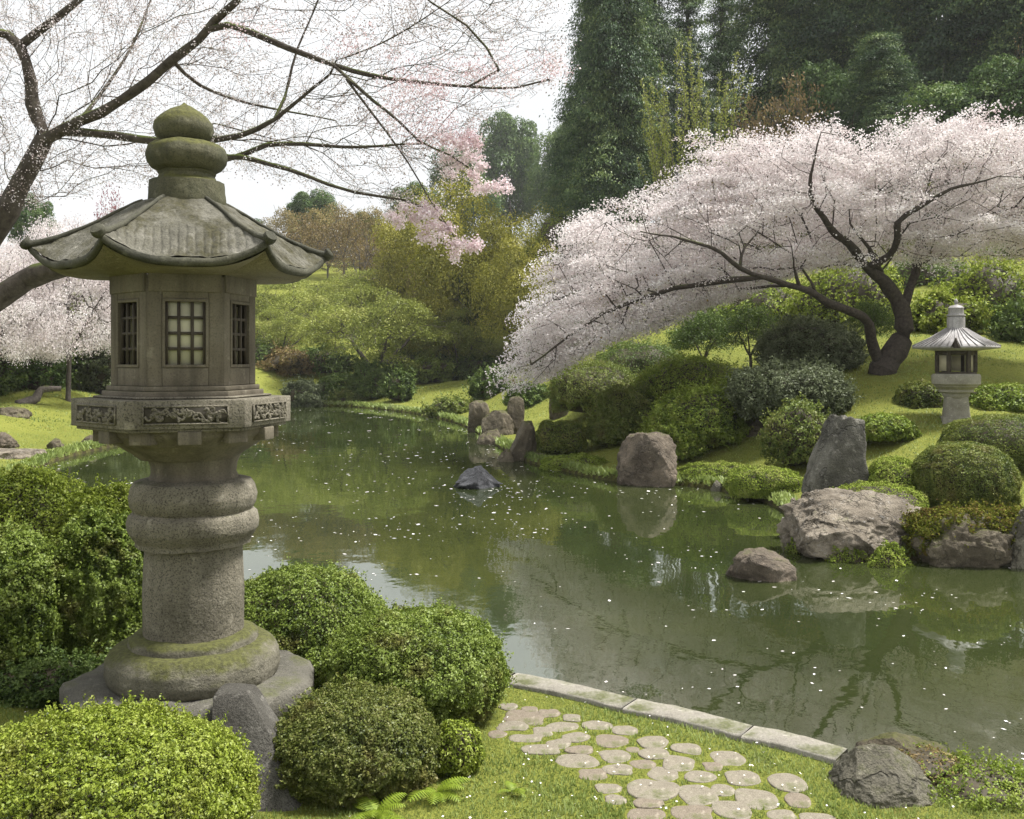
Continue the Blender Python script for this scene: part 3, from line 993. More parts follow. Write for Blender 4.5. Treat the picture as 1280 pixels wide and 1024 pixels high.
def hexring(r, k0=-120):
    return [(r * math.cos(R(k0 + 60 * k)), r * math.sin(R(k0 + 60 * k))) for k in range(6)]


def hexprism(mb, r, y0, y1, r1=None):
    r1 = r if r1 is None else r1
    a_ = hexring(r * LS); b_ = hexring(r1 * LS)
    v = [(x, y, lz(y0) - LBASE) for x, y in a_] + [(x, y, lz(y1) - LBASE) for x, y in b_]
    q = [[k, (k + 1) % 6, 6 + (k + 1) % 6, 6 + k] for k in range(6)]
    q += [[5, 4, 3, 2], [5, 2, 1, 0], [6, 7, 8, 9], [6, 9, 10, 11]]
    mb.add(v, q)


def face_axes(k):
    an = R(-90 + 60 * k)
    n_ = np.array([math.cos(an), math.sin(an), 0]); u_ = np.array([-math.sin(an), math.cos(an), 0])
    return u_, n_


# platform with a pierced frieze on every face
PR = 130.0
mb = MB(); hexprism(mb, PR - 6, 533, 529); hexprism(mb, PR, 529, 496); hexprism(mb, 106, 495.6, 493)
plat = mb.build("platform", M['lantern'], lantern, bevel=0.012)
rngL = np.random.default_rng(4)
for k in range(6):
    u_, n_ = face_axes(k)
    ap = PR * math.cos(R(30)) * LS
    zc = lz(513) - LBASE
    ax = [u_, np.array([0, 0, 1.0]), n_]
    fr_ = MB()
    fr_.box(n_ * (ap + 0.001) + [0, 0, zc], [46 * LS, 10.5 * LS, 0.004], ax)
    panel = fr_.build("frieze_panel", M['gap_shade'], plat)
    sc_ = MB()
    # scrollwork: curling stems in low relief over a panel coloured dark for the shade in the gaps, and a thin border
    def fp(uu, vv, out=0.008):
        return n_ * (ap + out) + u_ * uu * LS + np.array([0, 0, zc + vv * LS])
    for e_ in (-1, 1):
        sc_.tube([fp(-46, 10 * e_), fp(46, 10 * e_)], 0.006, 6)
        sc_.tube([fp(46 * e_, -10), fp(46 * e_, 10)], 0.006, 6)
    tt = np.linspace(-44, 44, 80)
    ph = k * 1.3
    sc_.tube([fp(t_, 4.5 * math.sin(t_ * 0.21 + ph) + 2 * math.sin(t_ * 0.5 + ph)) for t_ in tt], 0.007, 6)
    for q in range(44):
        uu, vv = rngL.uniform(-42, 42), rngL.uniform(-7, 7)
        r_ = rngL.uniform(2.2, 4.2); a0 = rngL.uniform(0, 6.28); tk = rngL.uniform(0.0055, 0.0105)
        aa = np.linspace(0, rngL.uniform(3.2, 5.4), 12)
        sc_.tube([fp(uu + r_ * (1 - 0.08 * i_) * math.cos(a0 + x_), max(-9, min(9, vv + r_ * (1 - 0.08 * i_) * math.sin(a0 + x_)))) for i_, x_ in enumerate(aa)], tk, 5)
    sc_.build("scrollwork", M['lantern'], plat, smooth_=True)

# light chamber: hollow, six framed openings
mb = MB(); hexprism(mb, 96, 495, 487); hexprism(mb, 91, 487, 481)
mb.build("chamber_plinth", M['lantern_box'], lantern, bevel=0.006)
CR = 86.0
CAP = CR * math.cos(R(30))
chamber = MB()
for k in range(6):
    u_, n_ = face_axes(k)
    ax = [u_, np.array([0, 0, 1.0]), n_]
    def bx(u0, u1, y0, y1, n0, n1, m_=None):
        (m_ or chamber).box(u_ * (u0 + u1) / 2 * LS + n_ * (n0 + n1) / 2 * LS + np.array([0, 0, (lz(y0) + lz(y1)) / 2 - LBASE]),
                            [abs(u1 - u0) / 2 * LS, abs(y1 - y0) / 2 * LS, abs(n1 - n0) / 2 * LS], ax)
    bx(-42.6, -26, 350, 481, CAP - 10, CAP)
    bx(26, 42.6, 350, 481, CAP - 10, CAP)
    bx(-26, 26, 350, 378, CAP - 10, CAP - 0.2)
    bx(-26, 26, 459, 481, CAP - 10, CAP - 0.2)
    bx(-41, 41, 347, 370, CAP - 2, CAP + 2.6)           # frieze band under the roof
chamber = chamber.build("chamber", M['lantern_box'], lantern, bevel=0.005)
for k in range(6):
    u_, n_ = face_axes(k)
    ax = [u_, np.array([0, 0, 1.0]), n_]
    fm = MB()
    for u0, u1, y0, y1 in ((-26, -22.5, 378, 459), (22.5, 26, 378, 459), (-22.5, 22.5, 378, 381.5), (-22.5, 22.5, 455.5, 459)):
        bx(u0, u1, y0, y1, CAP - 7, CAP + 1.2, fm)
    win = fm.build("window", M['lantern_box'], chamber, bevel=0.002)
    lt = MB()
    for uu in (-7.5, 7.5): bx(uu - 1.9, uu + 1.9, 381.5, 455.5, CAP - 6, CAP - 2.5, lt)
    for yy in (400, 418.5, 437): bx(-22.5, 22.5, yy - 1.7, yy + 1.7, CAP - 5.8, CAP - 2.7, lt)
    for uu in (-21, 21): bx(uu - 1.5, uu + 1.5, 381.5, 455.5, CAP - 6, CAP - 2.5, lt)
    lt.build("lattice", M['dark_wood'], win)
    if k in (0, 2, 3, 4):
        pn = MB(); bx(-22.5, 22.5, 381.5, 455.5, CAP - 8, CAP - 7, pn)
        pn.build("pane", M['paper'], win)

# roof: six concave slopes rising at the corners
NU, NT = 64, 40


def roof_pt(k, u, t, low=0.0):
    """k face, u -1..1 across it, t 0 top..1 eave"""
    r_ = 46 + (169 - 46) * t
    prof_ = t ** 1.2
    y = 253 + 83 * prof_ + low
    y -= 23 * (abs(u) ** 3.0) * t ** 3
    r2 = r_ + 5 * (abs(u) ** 4) * t ** 3
    u_, n_ = face_axes(k)
    p = n_ * r2 * math.cos(R(30)) * LS + u_ * r2 * 0.5 * u * LS
    # shallow standing ribs of the roofing towards the eave
    gq = u * r_ * 0.5 / 9.0; gd = abs(gq - round(gq)) * 9.0
    rib = -2.6 * math.exp(-(gd / 1.2) ** 2) * smooth(0.5, 0.72, t) * (t < 0.97)
    p[2] = lz(y - rib * (low == 0)) - LBASE
    return p


roof = MB(); edge = MB(); soff = MB()
for k in range(6):
    us_ = np.linspace(-1, 1, NU * 2 + 1); ts_ = np.linspace(0, 1, NT + 1)
    g = np.array([[roof_pt(k, u, t) for u in us_] for t in ts_])
    a_, b_ = g.shape[:2]
    i, j = np.meshgrid(np.arange(a_ - 1), np.arange(b_ - 1), indexing='ij')
    q = np.stack([i * b_ + j, (i + 1) * b_ + j, (i + 1) * b_ + j + 1, i * b_ + j + 1], -1).reshape(-1, 4)
    roof.add(g.reshape(-1, 3), q)
    # eave board
    rows_ = []
    for dn, low in ((0, 0.6), (2.0, 1.6), (2.4, 6.5), (0.5, 9.6), (-8, 10)):
        u_, n_ = face_axes(k)
        rows_.append([roof_pt(k, u, 1.0, low) + n_ * dn * LS + u_ * u * dn * 0.5 * LS for u in us_])
    g = np.array(rows_); a_, b_ = g.shape[:2]
    i, j = np.meshgrid(np.arange(a_ - 1), np.arange(b_ - 1), indexing='ij')
    q = np.stack([i * b_ + j, (i + 1) * b_ + j, (i + 1) * b_ + j + 1, i * b_ + j + 1], -1).reshape(-1, 4)
    edge.add(g.reshape(-1, 3), q)
    rows_ = []
    for s_ in np.linspace(0, 1, 8):
        t = 0.965 - 0.62 * s_
        pp = []
        for u in us_:
            p = roof_pt(k, u, t, 12)
            zin = lz(349) - LBASE
            zed = roof_pt(k, u, 0.965, 14.0)[2]
            p[2] = zed + (zin - zed) * s_ ** 0.7
            pp.append(p)
        rows_.append(pp)
    g = np.array(rows_); a_, b_ = g.shape[:2]
    i, j = np.meshgrid(np.arange(a_ - 1), np.arange(b_ - 1), indexing='ij')
    q = np.stack([i * b_ + j, (i + 1) * b_ + j, (i + 1) * b_ + j + 1, i * b_ + j + 1], -1).reshape(-1, 4)
    soff.add(g.reshape(-1, 3), q)
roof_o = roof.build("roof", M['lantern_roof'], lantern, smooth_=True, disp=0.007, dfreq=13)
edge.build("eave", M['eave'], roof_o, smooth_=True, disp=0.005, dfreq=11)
soff.build("soffit", M['soffit'], roof_o, smooth_=True)
for k in range(6):
    pts, rad = [], []
    for t in np.linspace(0.02, 1.0, 30):
        p = roof_pt(k, 1.0, t, 0.3); pts.append(p + np.array([0, 0, 0.004])); rad.append((2.4 + 2.2 * t ** 3) * LS)
    # the ridge ends in an upturned knob
    d_ = unit(pts[-1] - pts[-2])
    for q in range(1, 4):
        pts.append(pts[-1] + d_ * 2.6 * LS + np.array([0, 0, 0.8 * q * LS])); rad.append((8.2 - (q == 3) * 1.6) * LS)
    mb = MB(); mb.tube(pts, rad, 12)
    mb.build("ridge", M['eave'], roof_o, smooth_=True, disp=0.003, dfreq=14, autosm=60)

# finial
lathe_part("finial_drum", [(46, 262), (47.5, 254), (46, 238), (45, 229), (36, 226), (33, 220), (35, 217), (31, 214)], M['finial'], (3 * LS, 0), disp=0.005, df=11)
lathe_part("finial_ring", [(30, 217), (42, 211), (48, 203), (49.5, 196), (47, 187), (40, 181), (28, 178), (20, 177)], M['finial'], (2 * LS, 0), disp=0.006, df=10)
lathe_part("finial_jewel", [(18, 181), (28, 178), (34, 171), (36.5, 163), (35, 155), (29, 147), (20, 140), (10, 134), (4, 131), (1, 128)], M['finial'], (-1 * LS, 0), disp=0.005, df=10)

# broad irregular foot slab
ang = np.array([0.05, 0.75, 1.5, 2.3, 3.0, 3.7, 4.35, 5.1, 5.75])
rr = np.array([150, 152, 146, 150, 158, 160, 146, 150, 156]) * LS
mb = MB()
rows_ = [(0.78, 925), (0.80, 893), (0.90, 888), (0.97, 882), (1.0, 866), (1.0, 853), (0.97, 846), (0.90, 843), (0.5, 842)]
th = np.linspace(0, 2 * np.pi, 88, endpoint=False)
cpt = np.stack([rr * np.cos(ang), rr * np.sin(ang)], -1); cpn = np.roll(cpt, -1, 0)
rad_ = np.empty(88)
for i_, t_ in enumerate(th):
    d_ = np.array([math.cos(t_), math.sin(t_)]); best = 0
    for a_, b_ in zip(cpt, cpn):
        e_ = b_ - a_; det = d_[0] * -e_[1] + d_[1] * e_[0]
        if abs(det) < 1e-9: continue
        s1 = (a_[0] * -e_[1] + a_[1] * e_[0]) / det; s2 = (d_[0] * a_[1] - d_[1] * a_[0]) / det
        if s1 > 0 and -1e-6 <= s2 <= 1 + 1e-6: best = max(best, s1)
    rad_[i_] = best if best > 0 else rr.mean()
v = np.concatenate([np.stack([rad_ * k_ * np.cos(th), rad_ * k_ * np.sin(th), np.full(88, lz(y_) - LBASE)], -1) for k_, y_ in rows_])
i, j = np.meshgrid(np.arange(len(rows_) - 1), np.arange(88), indexing='ij')
q = np.stack([i * 88 + j, i * 88 + (j + 1) % 88, (i + 1) * 88 + (j + 1) % 88, (i + 1) * 88 + j], -1).reshape(-1, 4)
mb.add(v, q)
mb.add([[0, 0, lz(842) - LBASE]] + [list(p) for p in v[-88:]], None, [[0, 1 + k_, 1 + (k_ + 1) % 88] for k_ in range(88)])
mb.add([[0, 0, lz(925) - LBASE]] + [list(p) for p in v[:88]], None, [[0, 1 + (k_ + 1) % 88, 1 + k_] for k_ in range(88)])
mb.build("foot_slab", M['slab'], lantern, COFF + (0,), smooth_=True, disp=0.012, dfreq=7, autosm=45)


# ================================================================== rocks
def ico(sub):
    import bmesh
    bm = bmesh.new(); bmesh.ops.create_icosphere(bm, subdivisions=sub, radius=1.0)
    v = np.array([p.co[:] for p in bm.verts]); f = np.array([[q.index for q in t.verts] for t in bm.faces]); bm.free()
    return v, f


ICO = {k: ico(k) for k in (4, 5, 6)}


def rock(name, label, px, top, bot, wpx, Y=None, mat='rock_grey', dr=0.9, seed=1, planes=(), rough=0.06, sub=5, group=None, sink=0.12, nplanes=10, cat="rock", lean=0.0, taper=0.0, freq=1.3, on_water=False, rz=0.0, sq=2.0, base=0.22):
    if Y is None:
        Y = CH * F / (bot - HY) if on_water else hit(px, bot)[1]
    Yc = Y / (1 - min(0.40 * dr * wpx / F, 0.3))
    w = wpx * Yc / F; dp = w * dr
    zf = CH - (bot - HY) / F * Y
    zb = (0.0 if on_water else min(gz((px - CX) / F * Yc, Yc), zf)) - sink * (zf * 0 + wpx * Y / F)
    zt = CH - (top - HY) / F * Yc
    h = zt - zb
    rng = np.random.default_rng(seed)
    v, f = ICO[sub]
    v = v.copy()
    v = v * ((np.abs(v) ** sq).sum(-1, keepdims=True) ** (-1 / sq))
    v = v * (1 + base * fbm(v * freq + seed * 3.1, 3))[:, None]
    pl = [(unit(np.array(n_, float)), d_) for n_, d_ in planes]
    for _ in range(nplanes):
        n_ = unit(rng.normal(size=3) * np.array([1, 1, 0.8])); pl.append((n_, rng.uniform(0.62, 0.92)))
    for n_, d_ in pl:
        ex = np.maximum(v @ n_ - d_, 0)
        v = v - ex[:, None] * n_ * 0.93
    v = v * (1 + rough * fbm(v * 4.2 + seed, 4) + rough * 0.5 * np.abs(fbm(v * 9 + seed * 2, 3)))[:, None]
    mn, mx_ = v.min(0), v.max(0)
    u = (v - mn) / (mx_ - mn)
    u[:, 2] = np.clip(u[:, 2], 0, 1)
    x = (u[:, 0] - .5) * (1 - taper * u[:, 2]) + lean * u[:, 2]
    p = np.stack([x * w, (u[:, 1] - .5) * dp * (1 - taper * .5 * u[:, 2]), u[:, 2] * h], -1)
    me = make_mesh(name, p, [f], M[mat])
    o = link(name, me, None, ((px - CX) / F * Yc, Yc, zb))
    o.rotation_euler[2] = rz
    return tag(o, label, cat, group)


rock("rock", "black wet pointed rock breaking the water in the middle of the pond", 598, 583, 612, 78, mat='rock_black', on_water=True, seed=3, taper=0.62, rough=0.1, planes=[((-0.5, -0.4, 0.75), 0.5), ((0.65, -0.3, 0.65), 0.5)], dr=0.8, sink=0.1)
rock("rock", "rounded brown boulder lying alone in the water in front of the mossy bank", 952, 687, 728, 88, mat='rock_red', on_water=True, seed=14, rough=0.07, taper=0.15, dr=0.75, sink=0.2, nplanes=8)
rock("rock", "big squarish dark boulder with a reddish streak at the edge of the right bank", 811, 540, 611, 94, Y=19.6, mat='rock_red', seed=5, taper=0.30, planes=[((0.75, -0.5, 0.35), 0.78), ((-0.8, -0.5, 0.3), 0.80)], nplanes=3, sq=3.2, base=0.09, dr=0.9, sink=0.1, sub=6, rough=0.05)
G1 = "rocks in the cluster at the far end of the pond"
rock("rock", "dark upright block, leftmost of the rock cluster at the far water edge", 599, 500, 541, 31, Y=34.5, mat='rock_brown', seed=21, taper=0.1, nplanes=3, sink=0.25, sq=3.4, base=0.07)
rock("rock", "round mossy boulder in the middle of the rock cluster", 622, 512, 552, 44, Y=31, mat='rock_brown', seed=22, taper=0.1, nplanes=3, sink=0.2, sq=2.3, base=0.07)
rock("rock", "narrow upright stone with a mossy cap at the back of the rock cluster", 644, 495, 532, 22, Y=31.5, mat='rock_brown', seed=23, nplanes=3, lean=0.05, sink=0.3, sq=3.4, base=0.07)
rock("rock", "tall leaning wedge, the nearest stone of the rock cluster", 653, 526, 580, 45, Y=24.8, mat='rock_brown', seed=24, taper=0.38, lean=0.06, nplanes=3, sink=0.2, planes=[((-0.85, -0.1, 0.5), 0.55)], sq=3.4, base=0.07)
rock("rock", "low dark stone at the water line below the round mossy boulder", 612, 536, 556, 34, Y=29.5, mat='rock_brown', seed=25, nplanes=9, sink=0.3)
rock("rock", "low dark stone at the left foot of the leaning wedge", 634, 560, 580, 26, Y=24.4, mat='rock_brown', seed=26, nplanes=9, sink=0.3)
rock("rock", "flat dark stone at the right foot of the leaning wedge", 676, 566, 581, 18, Y=24.2, mat='rock_brown', seed=126, nplanes=9, sink=0.3)
rock("rock", "stubby square stone standing alone on the lawn behind the low clipped hedge", 699, 495, 524, 27, mat='rock_brown', seed=27, taper=0.05, nplanes=3, planes=[((0, 0, 1), 0.7)], sink=0.2, sq=3.4, base=0.07)
rock("standing_stone", "tall blue grey standing stone with a sloping left shoulder on the right bank", 1045, 517, 618, 86, Y=14.4, mat='rock_blue', seed=32, dr=0.62, taper=0.16, lean=0.0, nplanes=7, planes=[((-0.86, -0.1, 0.5), 0.62), ((0.1, 0, 1), 0.85), ((0.95, 0, 0.12), 0.72), ((0.1, -1, 0.1), 0.6)], sink=0.3, sub=6, rough=0.045, cat="standing stone")
rock("rock", "long pale pinkish craggy rock at the water below the standing stone", 1066, 614, 706, 188, Y=12.35, mat='rock_pink', seed=143, dr=0.75, taper=0.12, rough=0.12, nplanes=7, sink=0.12, sub=6, base=0.25, planes=[((0.1, -0.62, 0.78), 0.40), ((-0.75, -0.3, 0.6), 0.55), ((0.0, 0.0, 1.0), 0.55)], freq=1.6)
rock("rock", "small pale stone at the left tip of the pinkish craggy rock", 990, 622, 662, 34, Y=13.9, mat='rock_pink', seed=44, nplanes=8, sink=0.2, dr=1.0)
rock("rock", "dark overhung boulder under the brown hanging moss", 1205, 640, 712, 130, Y=11.95, mat='rock_brown', seed=45, dr=0.6, nplanes=10, sink=0.2, rough=0.1, sub=6)
rock("rock", "dark grey boulder at the right edge of the picture under hanging moss", 1310, 628, 714, 120, Y=11.8, mat='rock_grey', seed=46, dr=0.6, nplanes=10, sink=0.2, rough=0.1, sub=6)
G2 = "small stones along the waterline right of the big boulder"
for k, (x, t_, b_, w_) in enumerate(((916, 603, 618, 20), (938, 606, 621, 22), (964, 612, 629, 26), (895, 600, 612, 14))):
    rock("rock", ["small pale stone at the waterline, second from the big boulder", "small grey stone at the waterline, third from the big boulder", "pale waterline stone nearest to the pinkish craggy rock", "smallest waterline stone, nearest to the big boulder"][k],
         x, t_, b_, w_, Y=CH * F / (b_ - HY) * (1.01 if k < 3 else 0.985), mat='rock_grey', seed=50 + k, nplanes=8, sink=0.3, sub=4, group=G2)
rock("rock", "brown stone tucked under the grey green shrub on the right slope", 948, 524, 547, 38, mat='rock_brown', seed=60, nplanes=6, sink=0.2)
rock("rock", "rounded brown boulder on the left shore beside the lantern platform", 116, 543, 561, 32, Y=28, mat='rock_brown', seed=61, nplanes=4, sink=0.2)
rock("rock", "small dark mossy stone on the left shore, left of the rounded brown boulder", 69, 548, 566, 22, Y=26, mat='rock_brown', seed=62, nplanes=4, sink=0.2)
rock("rock", "pale pinkish boulder at the left edge of the picture on the far lawn", 2, 540, 566, 40, Y=25.5, mat='rock_red', seed=63, nplanes=4, sink=0.2, dr=0.8)
rock("rock", "flat pale slab at the water edge below the pale pinkish boulder", 10, 562, 588, 84, Y=23.6, mat='rock_pink', seed=64, nplanes=5, sink=0.1, planes=[((0, 0, 1), 0.5)])
rock("rock", "flat low tan stone on the far left lawn near the fallen branch", 12, 508, 523, 48, mat='rock_brown', seed=65, nplanes=5, sink=0.2)
rock("rock", "large grey boulder with a pale top facet at the lower right end of the kerb", 1104, 938, 1036, 146, Y=4.95, mat='rock_grey', seed=72, dr=0.72, nplanes=4, sink=0.08, sub=6, rough=0.05, sq=2.6, base=0.14, planes=[((-0.3, -0.55, 0.78), 0.5), ((0.55, -0.5, 0.66), 0.62), ((0.1, -1, 0.05), 0.72)], taper=0.15, freq=1.0)
rock("rock", "flat brownish boulder behind the grey boulder in the lower right", 1138, 922, 1000, 190, Y=5.3, mat='rock_brown', seed=73, dr=0.6, nplanes=3, sink=0.1, sub=6, rough=0.05, taper=0.3, sq=2.6, base=0.1, planes=[((0.5, -0.2, 0.85), 0.66)])

# leaning stone that props the lantern's foot slab
mb = MB()
sec = [(0.0, (270, 310), 5.24), (0.05, (264, 315), 5.21), (0.15, (262, 322), 5.16), (0.3, (260, 333), 5.1), (0.6, (252, 352), 5.0), (0.85, (238, 368), 4.92), (1.1, (238, 388), 4.84)]
rows_ = []
for t_, (x0, x1), yy in sec:
    py = 868 + t_ * 156
    a_, b_ = P(x0, py, yy), P(x1, py, yy)
    dep = 0.16 + 0.3 * t_
    cx_ = (a_ + b_) / 2; hw = (b_[0] - a_[0]) / 2
    th = np.linspace(0, 2 * np.pi, 40, endpoint=False)
    c_, s_ = np.cos(th), np.sin(th)
    kk = (np.abs(c_) ** 16 + np.abs(s_) ** 16) ** (-1 / 16)
    rows_.append(np.stack([cx_[0] + hw * kk * c_, cx_[1] + dep * 0.5 + dep * 0.5 * kk * s_, np.full(40, cx_[2])], -1))
rows_ = np.array(rows_)
fine = []
for a_, b_ in zip(rows_[:-1], rows_[1:]):
    for q in range(8): fine.append(a_ + (b_ - a_) * q / 8)
fine.append(rows_[-1])
top_ = fine[0]; cen = top_.mean(0)
fine = [cen + (top_ - cen) * 0.3 + [0, 0, 0.006], cen + (top_ - cen) * 0.85 + [0, 0, 0.004], cen + (top_ - cen) * 0.98] + fine[1:]
g = np.array(fine)
org = np.array([cen[0], cen[1], P(300, 1040, 4.8)[2]])
a_, b_ = g.shape[:2]
i, j = np.meshgrid(np.arange(a_ - 1), np.arange(b_), indexing='ij')
q = np.stack([i * b_ + j, (i + 1) * b_ + j, (i + 1) * b_ + (j + 1) % b_, i * b_ + (j + 1) % b_], -1).reshape(-1, 4)
mb.add((g - org).reshape(-1, 3), q)
mb.add(np.concatenate([g[0] - org, [g[0].mean(0) - org]]), None, [[40, k_, (k_ + 1) % 40] for k_ in range(40)])
o = mb.build("prop_stone", M['wedge'], None, tuple(org), smooth_=True, disp=0.010, dfreq=5, autosm=28)
tag(o, "dark grey wedge shaped stone leaning against the foot slab of the big lantern", "stone")

# low mossy kerb stones behind the bright foreground bush
for k, (x0, x1, py, yy) in enumerate(((-60, 60, 872, 6.6), (64, 190, 858, 6.75))):
    mb = MB()
    a_, b_ = P(x0, py, yy), P(x1, py - 8, yy + 0.12)
    c_ = (a_ + b_) / 2; d_ = unit(b_ - a_)
    mb.box([0, 0, 0], [np.linalg.norm(b_ - a_) / 2, 0.14, 0.11], [d_, np.cross([0, 0, 1], d_), [0, 0, 1]])
    o = mb.build("edging_stone", M['rock_brown'], None, tuple(c_), bevel=0.045)
    tag(o, ["dark mossy edging stone at the left edge of the picture, above the bright foreground bush", "dark mossy edging stone just left of the lantern's foot slab"][k], "edging stone")

# ================================================================== kerb and paving
KP = np.array([(-0.85, 7.28), (-0.02, 6.87), (0.78, 6.34), (1.44, 5.87), (1.90, 5.52)])
kl = ["long granite kerb stone half hidden behind the round bush", "granite kerb stone in the middle of the curved pond edge", "granite kerb stone between the middle one and the last one", "last granite kerb stone, ending beside the grey boulder"]
for k in range(4):
    a_, b_ = KP[k], KP[k + 1]
    d_ = (b_ - a_) / np.linalg.norm(b_ - a_); nn = np.array([-d_[1], d_[0]])
    L = np.linalg.norm(b_ - a_)
    bow = 0.03 if k else 0.04
    W2 = 0.108
    t_ = np.linspace(0.004, L - 0.004, 20)
    mid = a_ + d_ * t_[:, None] + nn * (bow * np.sin(np.pi * t_ / L))[:, None]
    sec_ = [(-W2, -0.32), (-W2, 0.044), (-W2 + 0.012, 0.055), (W2 - 0.014, 0.055), (W2, 0.043), (W2, -0.32)]
    v = np.array([[*(mid[i_] + nn * u_), 0.28 + z_] for i_ in range(20) for u_, z_ in sec_])
    org = np.array([*((a_ + b_) / 2), 0.28])
    i, j = np.meshgrid(np.arange(19), np.arange(5), indexing='ij')
    q = np.stack([i * 6 + j, (i + 1) * 6 + j, (i + 1) * 6 + j + 1, i * 6 + j + 1], -1).reshape(-1, 4)[:, ::-1]
    mb = MB(); mb.add(v - org, np.concatenate([q, [[0, 1, 4, 5], [1, 2, 3, 4], [119, 118, 115, 114], [118, 117, 116, 115]]]))
    o = mb.build("kerb_stone", M['kerb'], None, tuple(org), disp=0.004, dfreq=9)
    tag(o, kl[k], "kerb stone", "granite kerb stones along the near pond edge")

PAVE = [(100, 115, 20, 8, 0), (138, 139, 46, 14, 1), (150, 122, 18, 7, 1), (194, 130, 22, 9, 1), (247, 140, 20, 7, 0), (110, 159, 33, 10, 0), (181, 171, 24, 9, 0), (228, 160, 38, 10, 0),
        (304, 157, 32, 10, 0), (368, 168, 28, 11, 0), (76, 176, 20, 9, 1), (143, 186, 36, 9, 0), (258, 183, 31, 11, 0), (216, 199, 27, 10, 0), (338, 191, 39, 14, 1), (177, 212, 42, 11, 0),
        (267, 214, 33, 9, 1), (342, 226, 36, 14, 0), (430, 195, 36, 13, 0), (434, 222, 33, 13, 0), (510, 210, 33, 12, 0), (260, 239, 47, 14, 0), (384, 212, 16, 6, 1), (409, 244, 32, 10, 1),
        (353, 258, 34, 13, 0), (295, 267, 34, 12, 1), (493, 243, 35, 16, 0), (600, 232, 38, 18, 0), (455, 269, 32, 17, 0), (568, 250, 20, 9, 1), (538, 274, 36, 13, 0), (638, 277, 42, 18, 0),
        (329, 300, 32, 11, 0), (430, 303, 54, 24, 0), (590, 303, 26, 14, 0), (733, 287, 40, 19, 0), (345, 325, 24, 10, 0), (535, 315, 42, 22, 0), (670, 324, 46, 21, 0), (420, 335, 32, 11, 1),
        (763, 329, 26, 16, 1), (612, 350, 38, 18, 0), (520, 357, 48, 16, 1), (415, 362, 45, 15, 1), (725, 361, 32, 14, 0), (810, 372, 42, 15, 0), (655, 384, 38, 14, 0), (580, 388, 32, 14, 0)]
PAVE_XY = []
rngP = np.random.default_rng(11)
pv = []
for k, (u, v_, rx, ry, pink) in enumerate(PAVE):
    px, py = 580 + u * 0.547, 820 + v_ * 0.547
    zt = 0.307
    Y = (CH - zt) * F / (py - HY)
    pv.append(dict(px=px, py=py, Y=Y, X=(px - CX) / F * Y, a=rx * 0.547 / F * Y * 1.03, b=1.05 * ry * 0.547 / (py - HY) * Y, pink=pink))
# zones of the path as one sees them
for p in pv:
    kd = min(abs((KP[q + 1] - KP[q])[0] * (p['Y'] - KP[q][1]) - (KP[q + 1] - KP[q])[1] * (p['X'] - KP[q][0])) / np.linalg.norm(KP[q + 1] - KP[q]) for q in range(1, 4))
    p['kd'] = kd
    p['zone'] = "in the row nearest the kerb" if kd < 0.56 else ("through the middle of the path" if kd < 0.95 else "along the lawn side")
    ar = p['a'] * p['b']
    p['size'] = "large" if ar > 0.0175 else ("medium" if ar > 0.0085 else "small")
    p['tone'] = "pinkish" if p['pink'] else "pale grey"
ORD = ["first", "second", "third", "fourth", "fifth", "sixth", "seventh", "eighth", "ninth", "tenth", "eleventh", "twelfth", "thirteenth", "fourteenth", "fifteenth", "sixteenth", "seventeenth", "eighteenth", "nineteenth", "twentieth"]
for p in pv:
    same = sorted([q for q in pv if (q['size'], q['tone'], q['zone']) == (p['size'], p['tone'], p['zone'])], key=lambda q: q['px'])
    i_ = [x is p for x in same].index(True)
    if len(same) == 1: p['label'] = f"only {p['size']} {p['tone']} paving stone {p['zone']}"
    else: p['label'] = f"{ORD[i_]} from left of the {p['size']} {p['tone']} paving stones {p['zone']}"
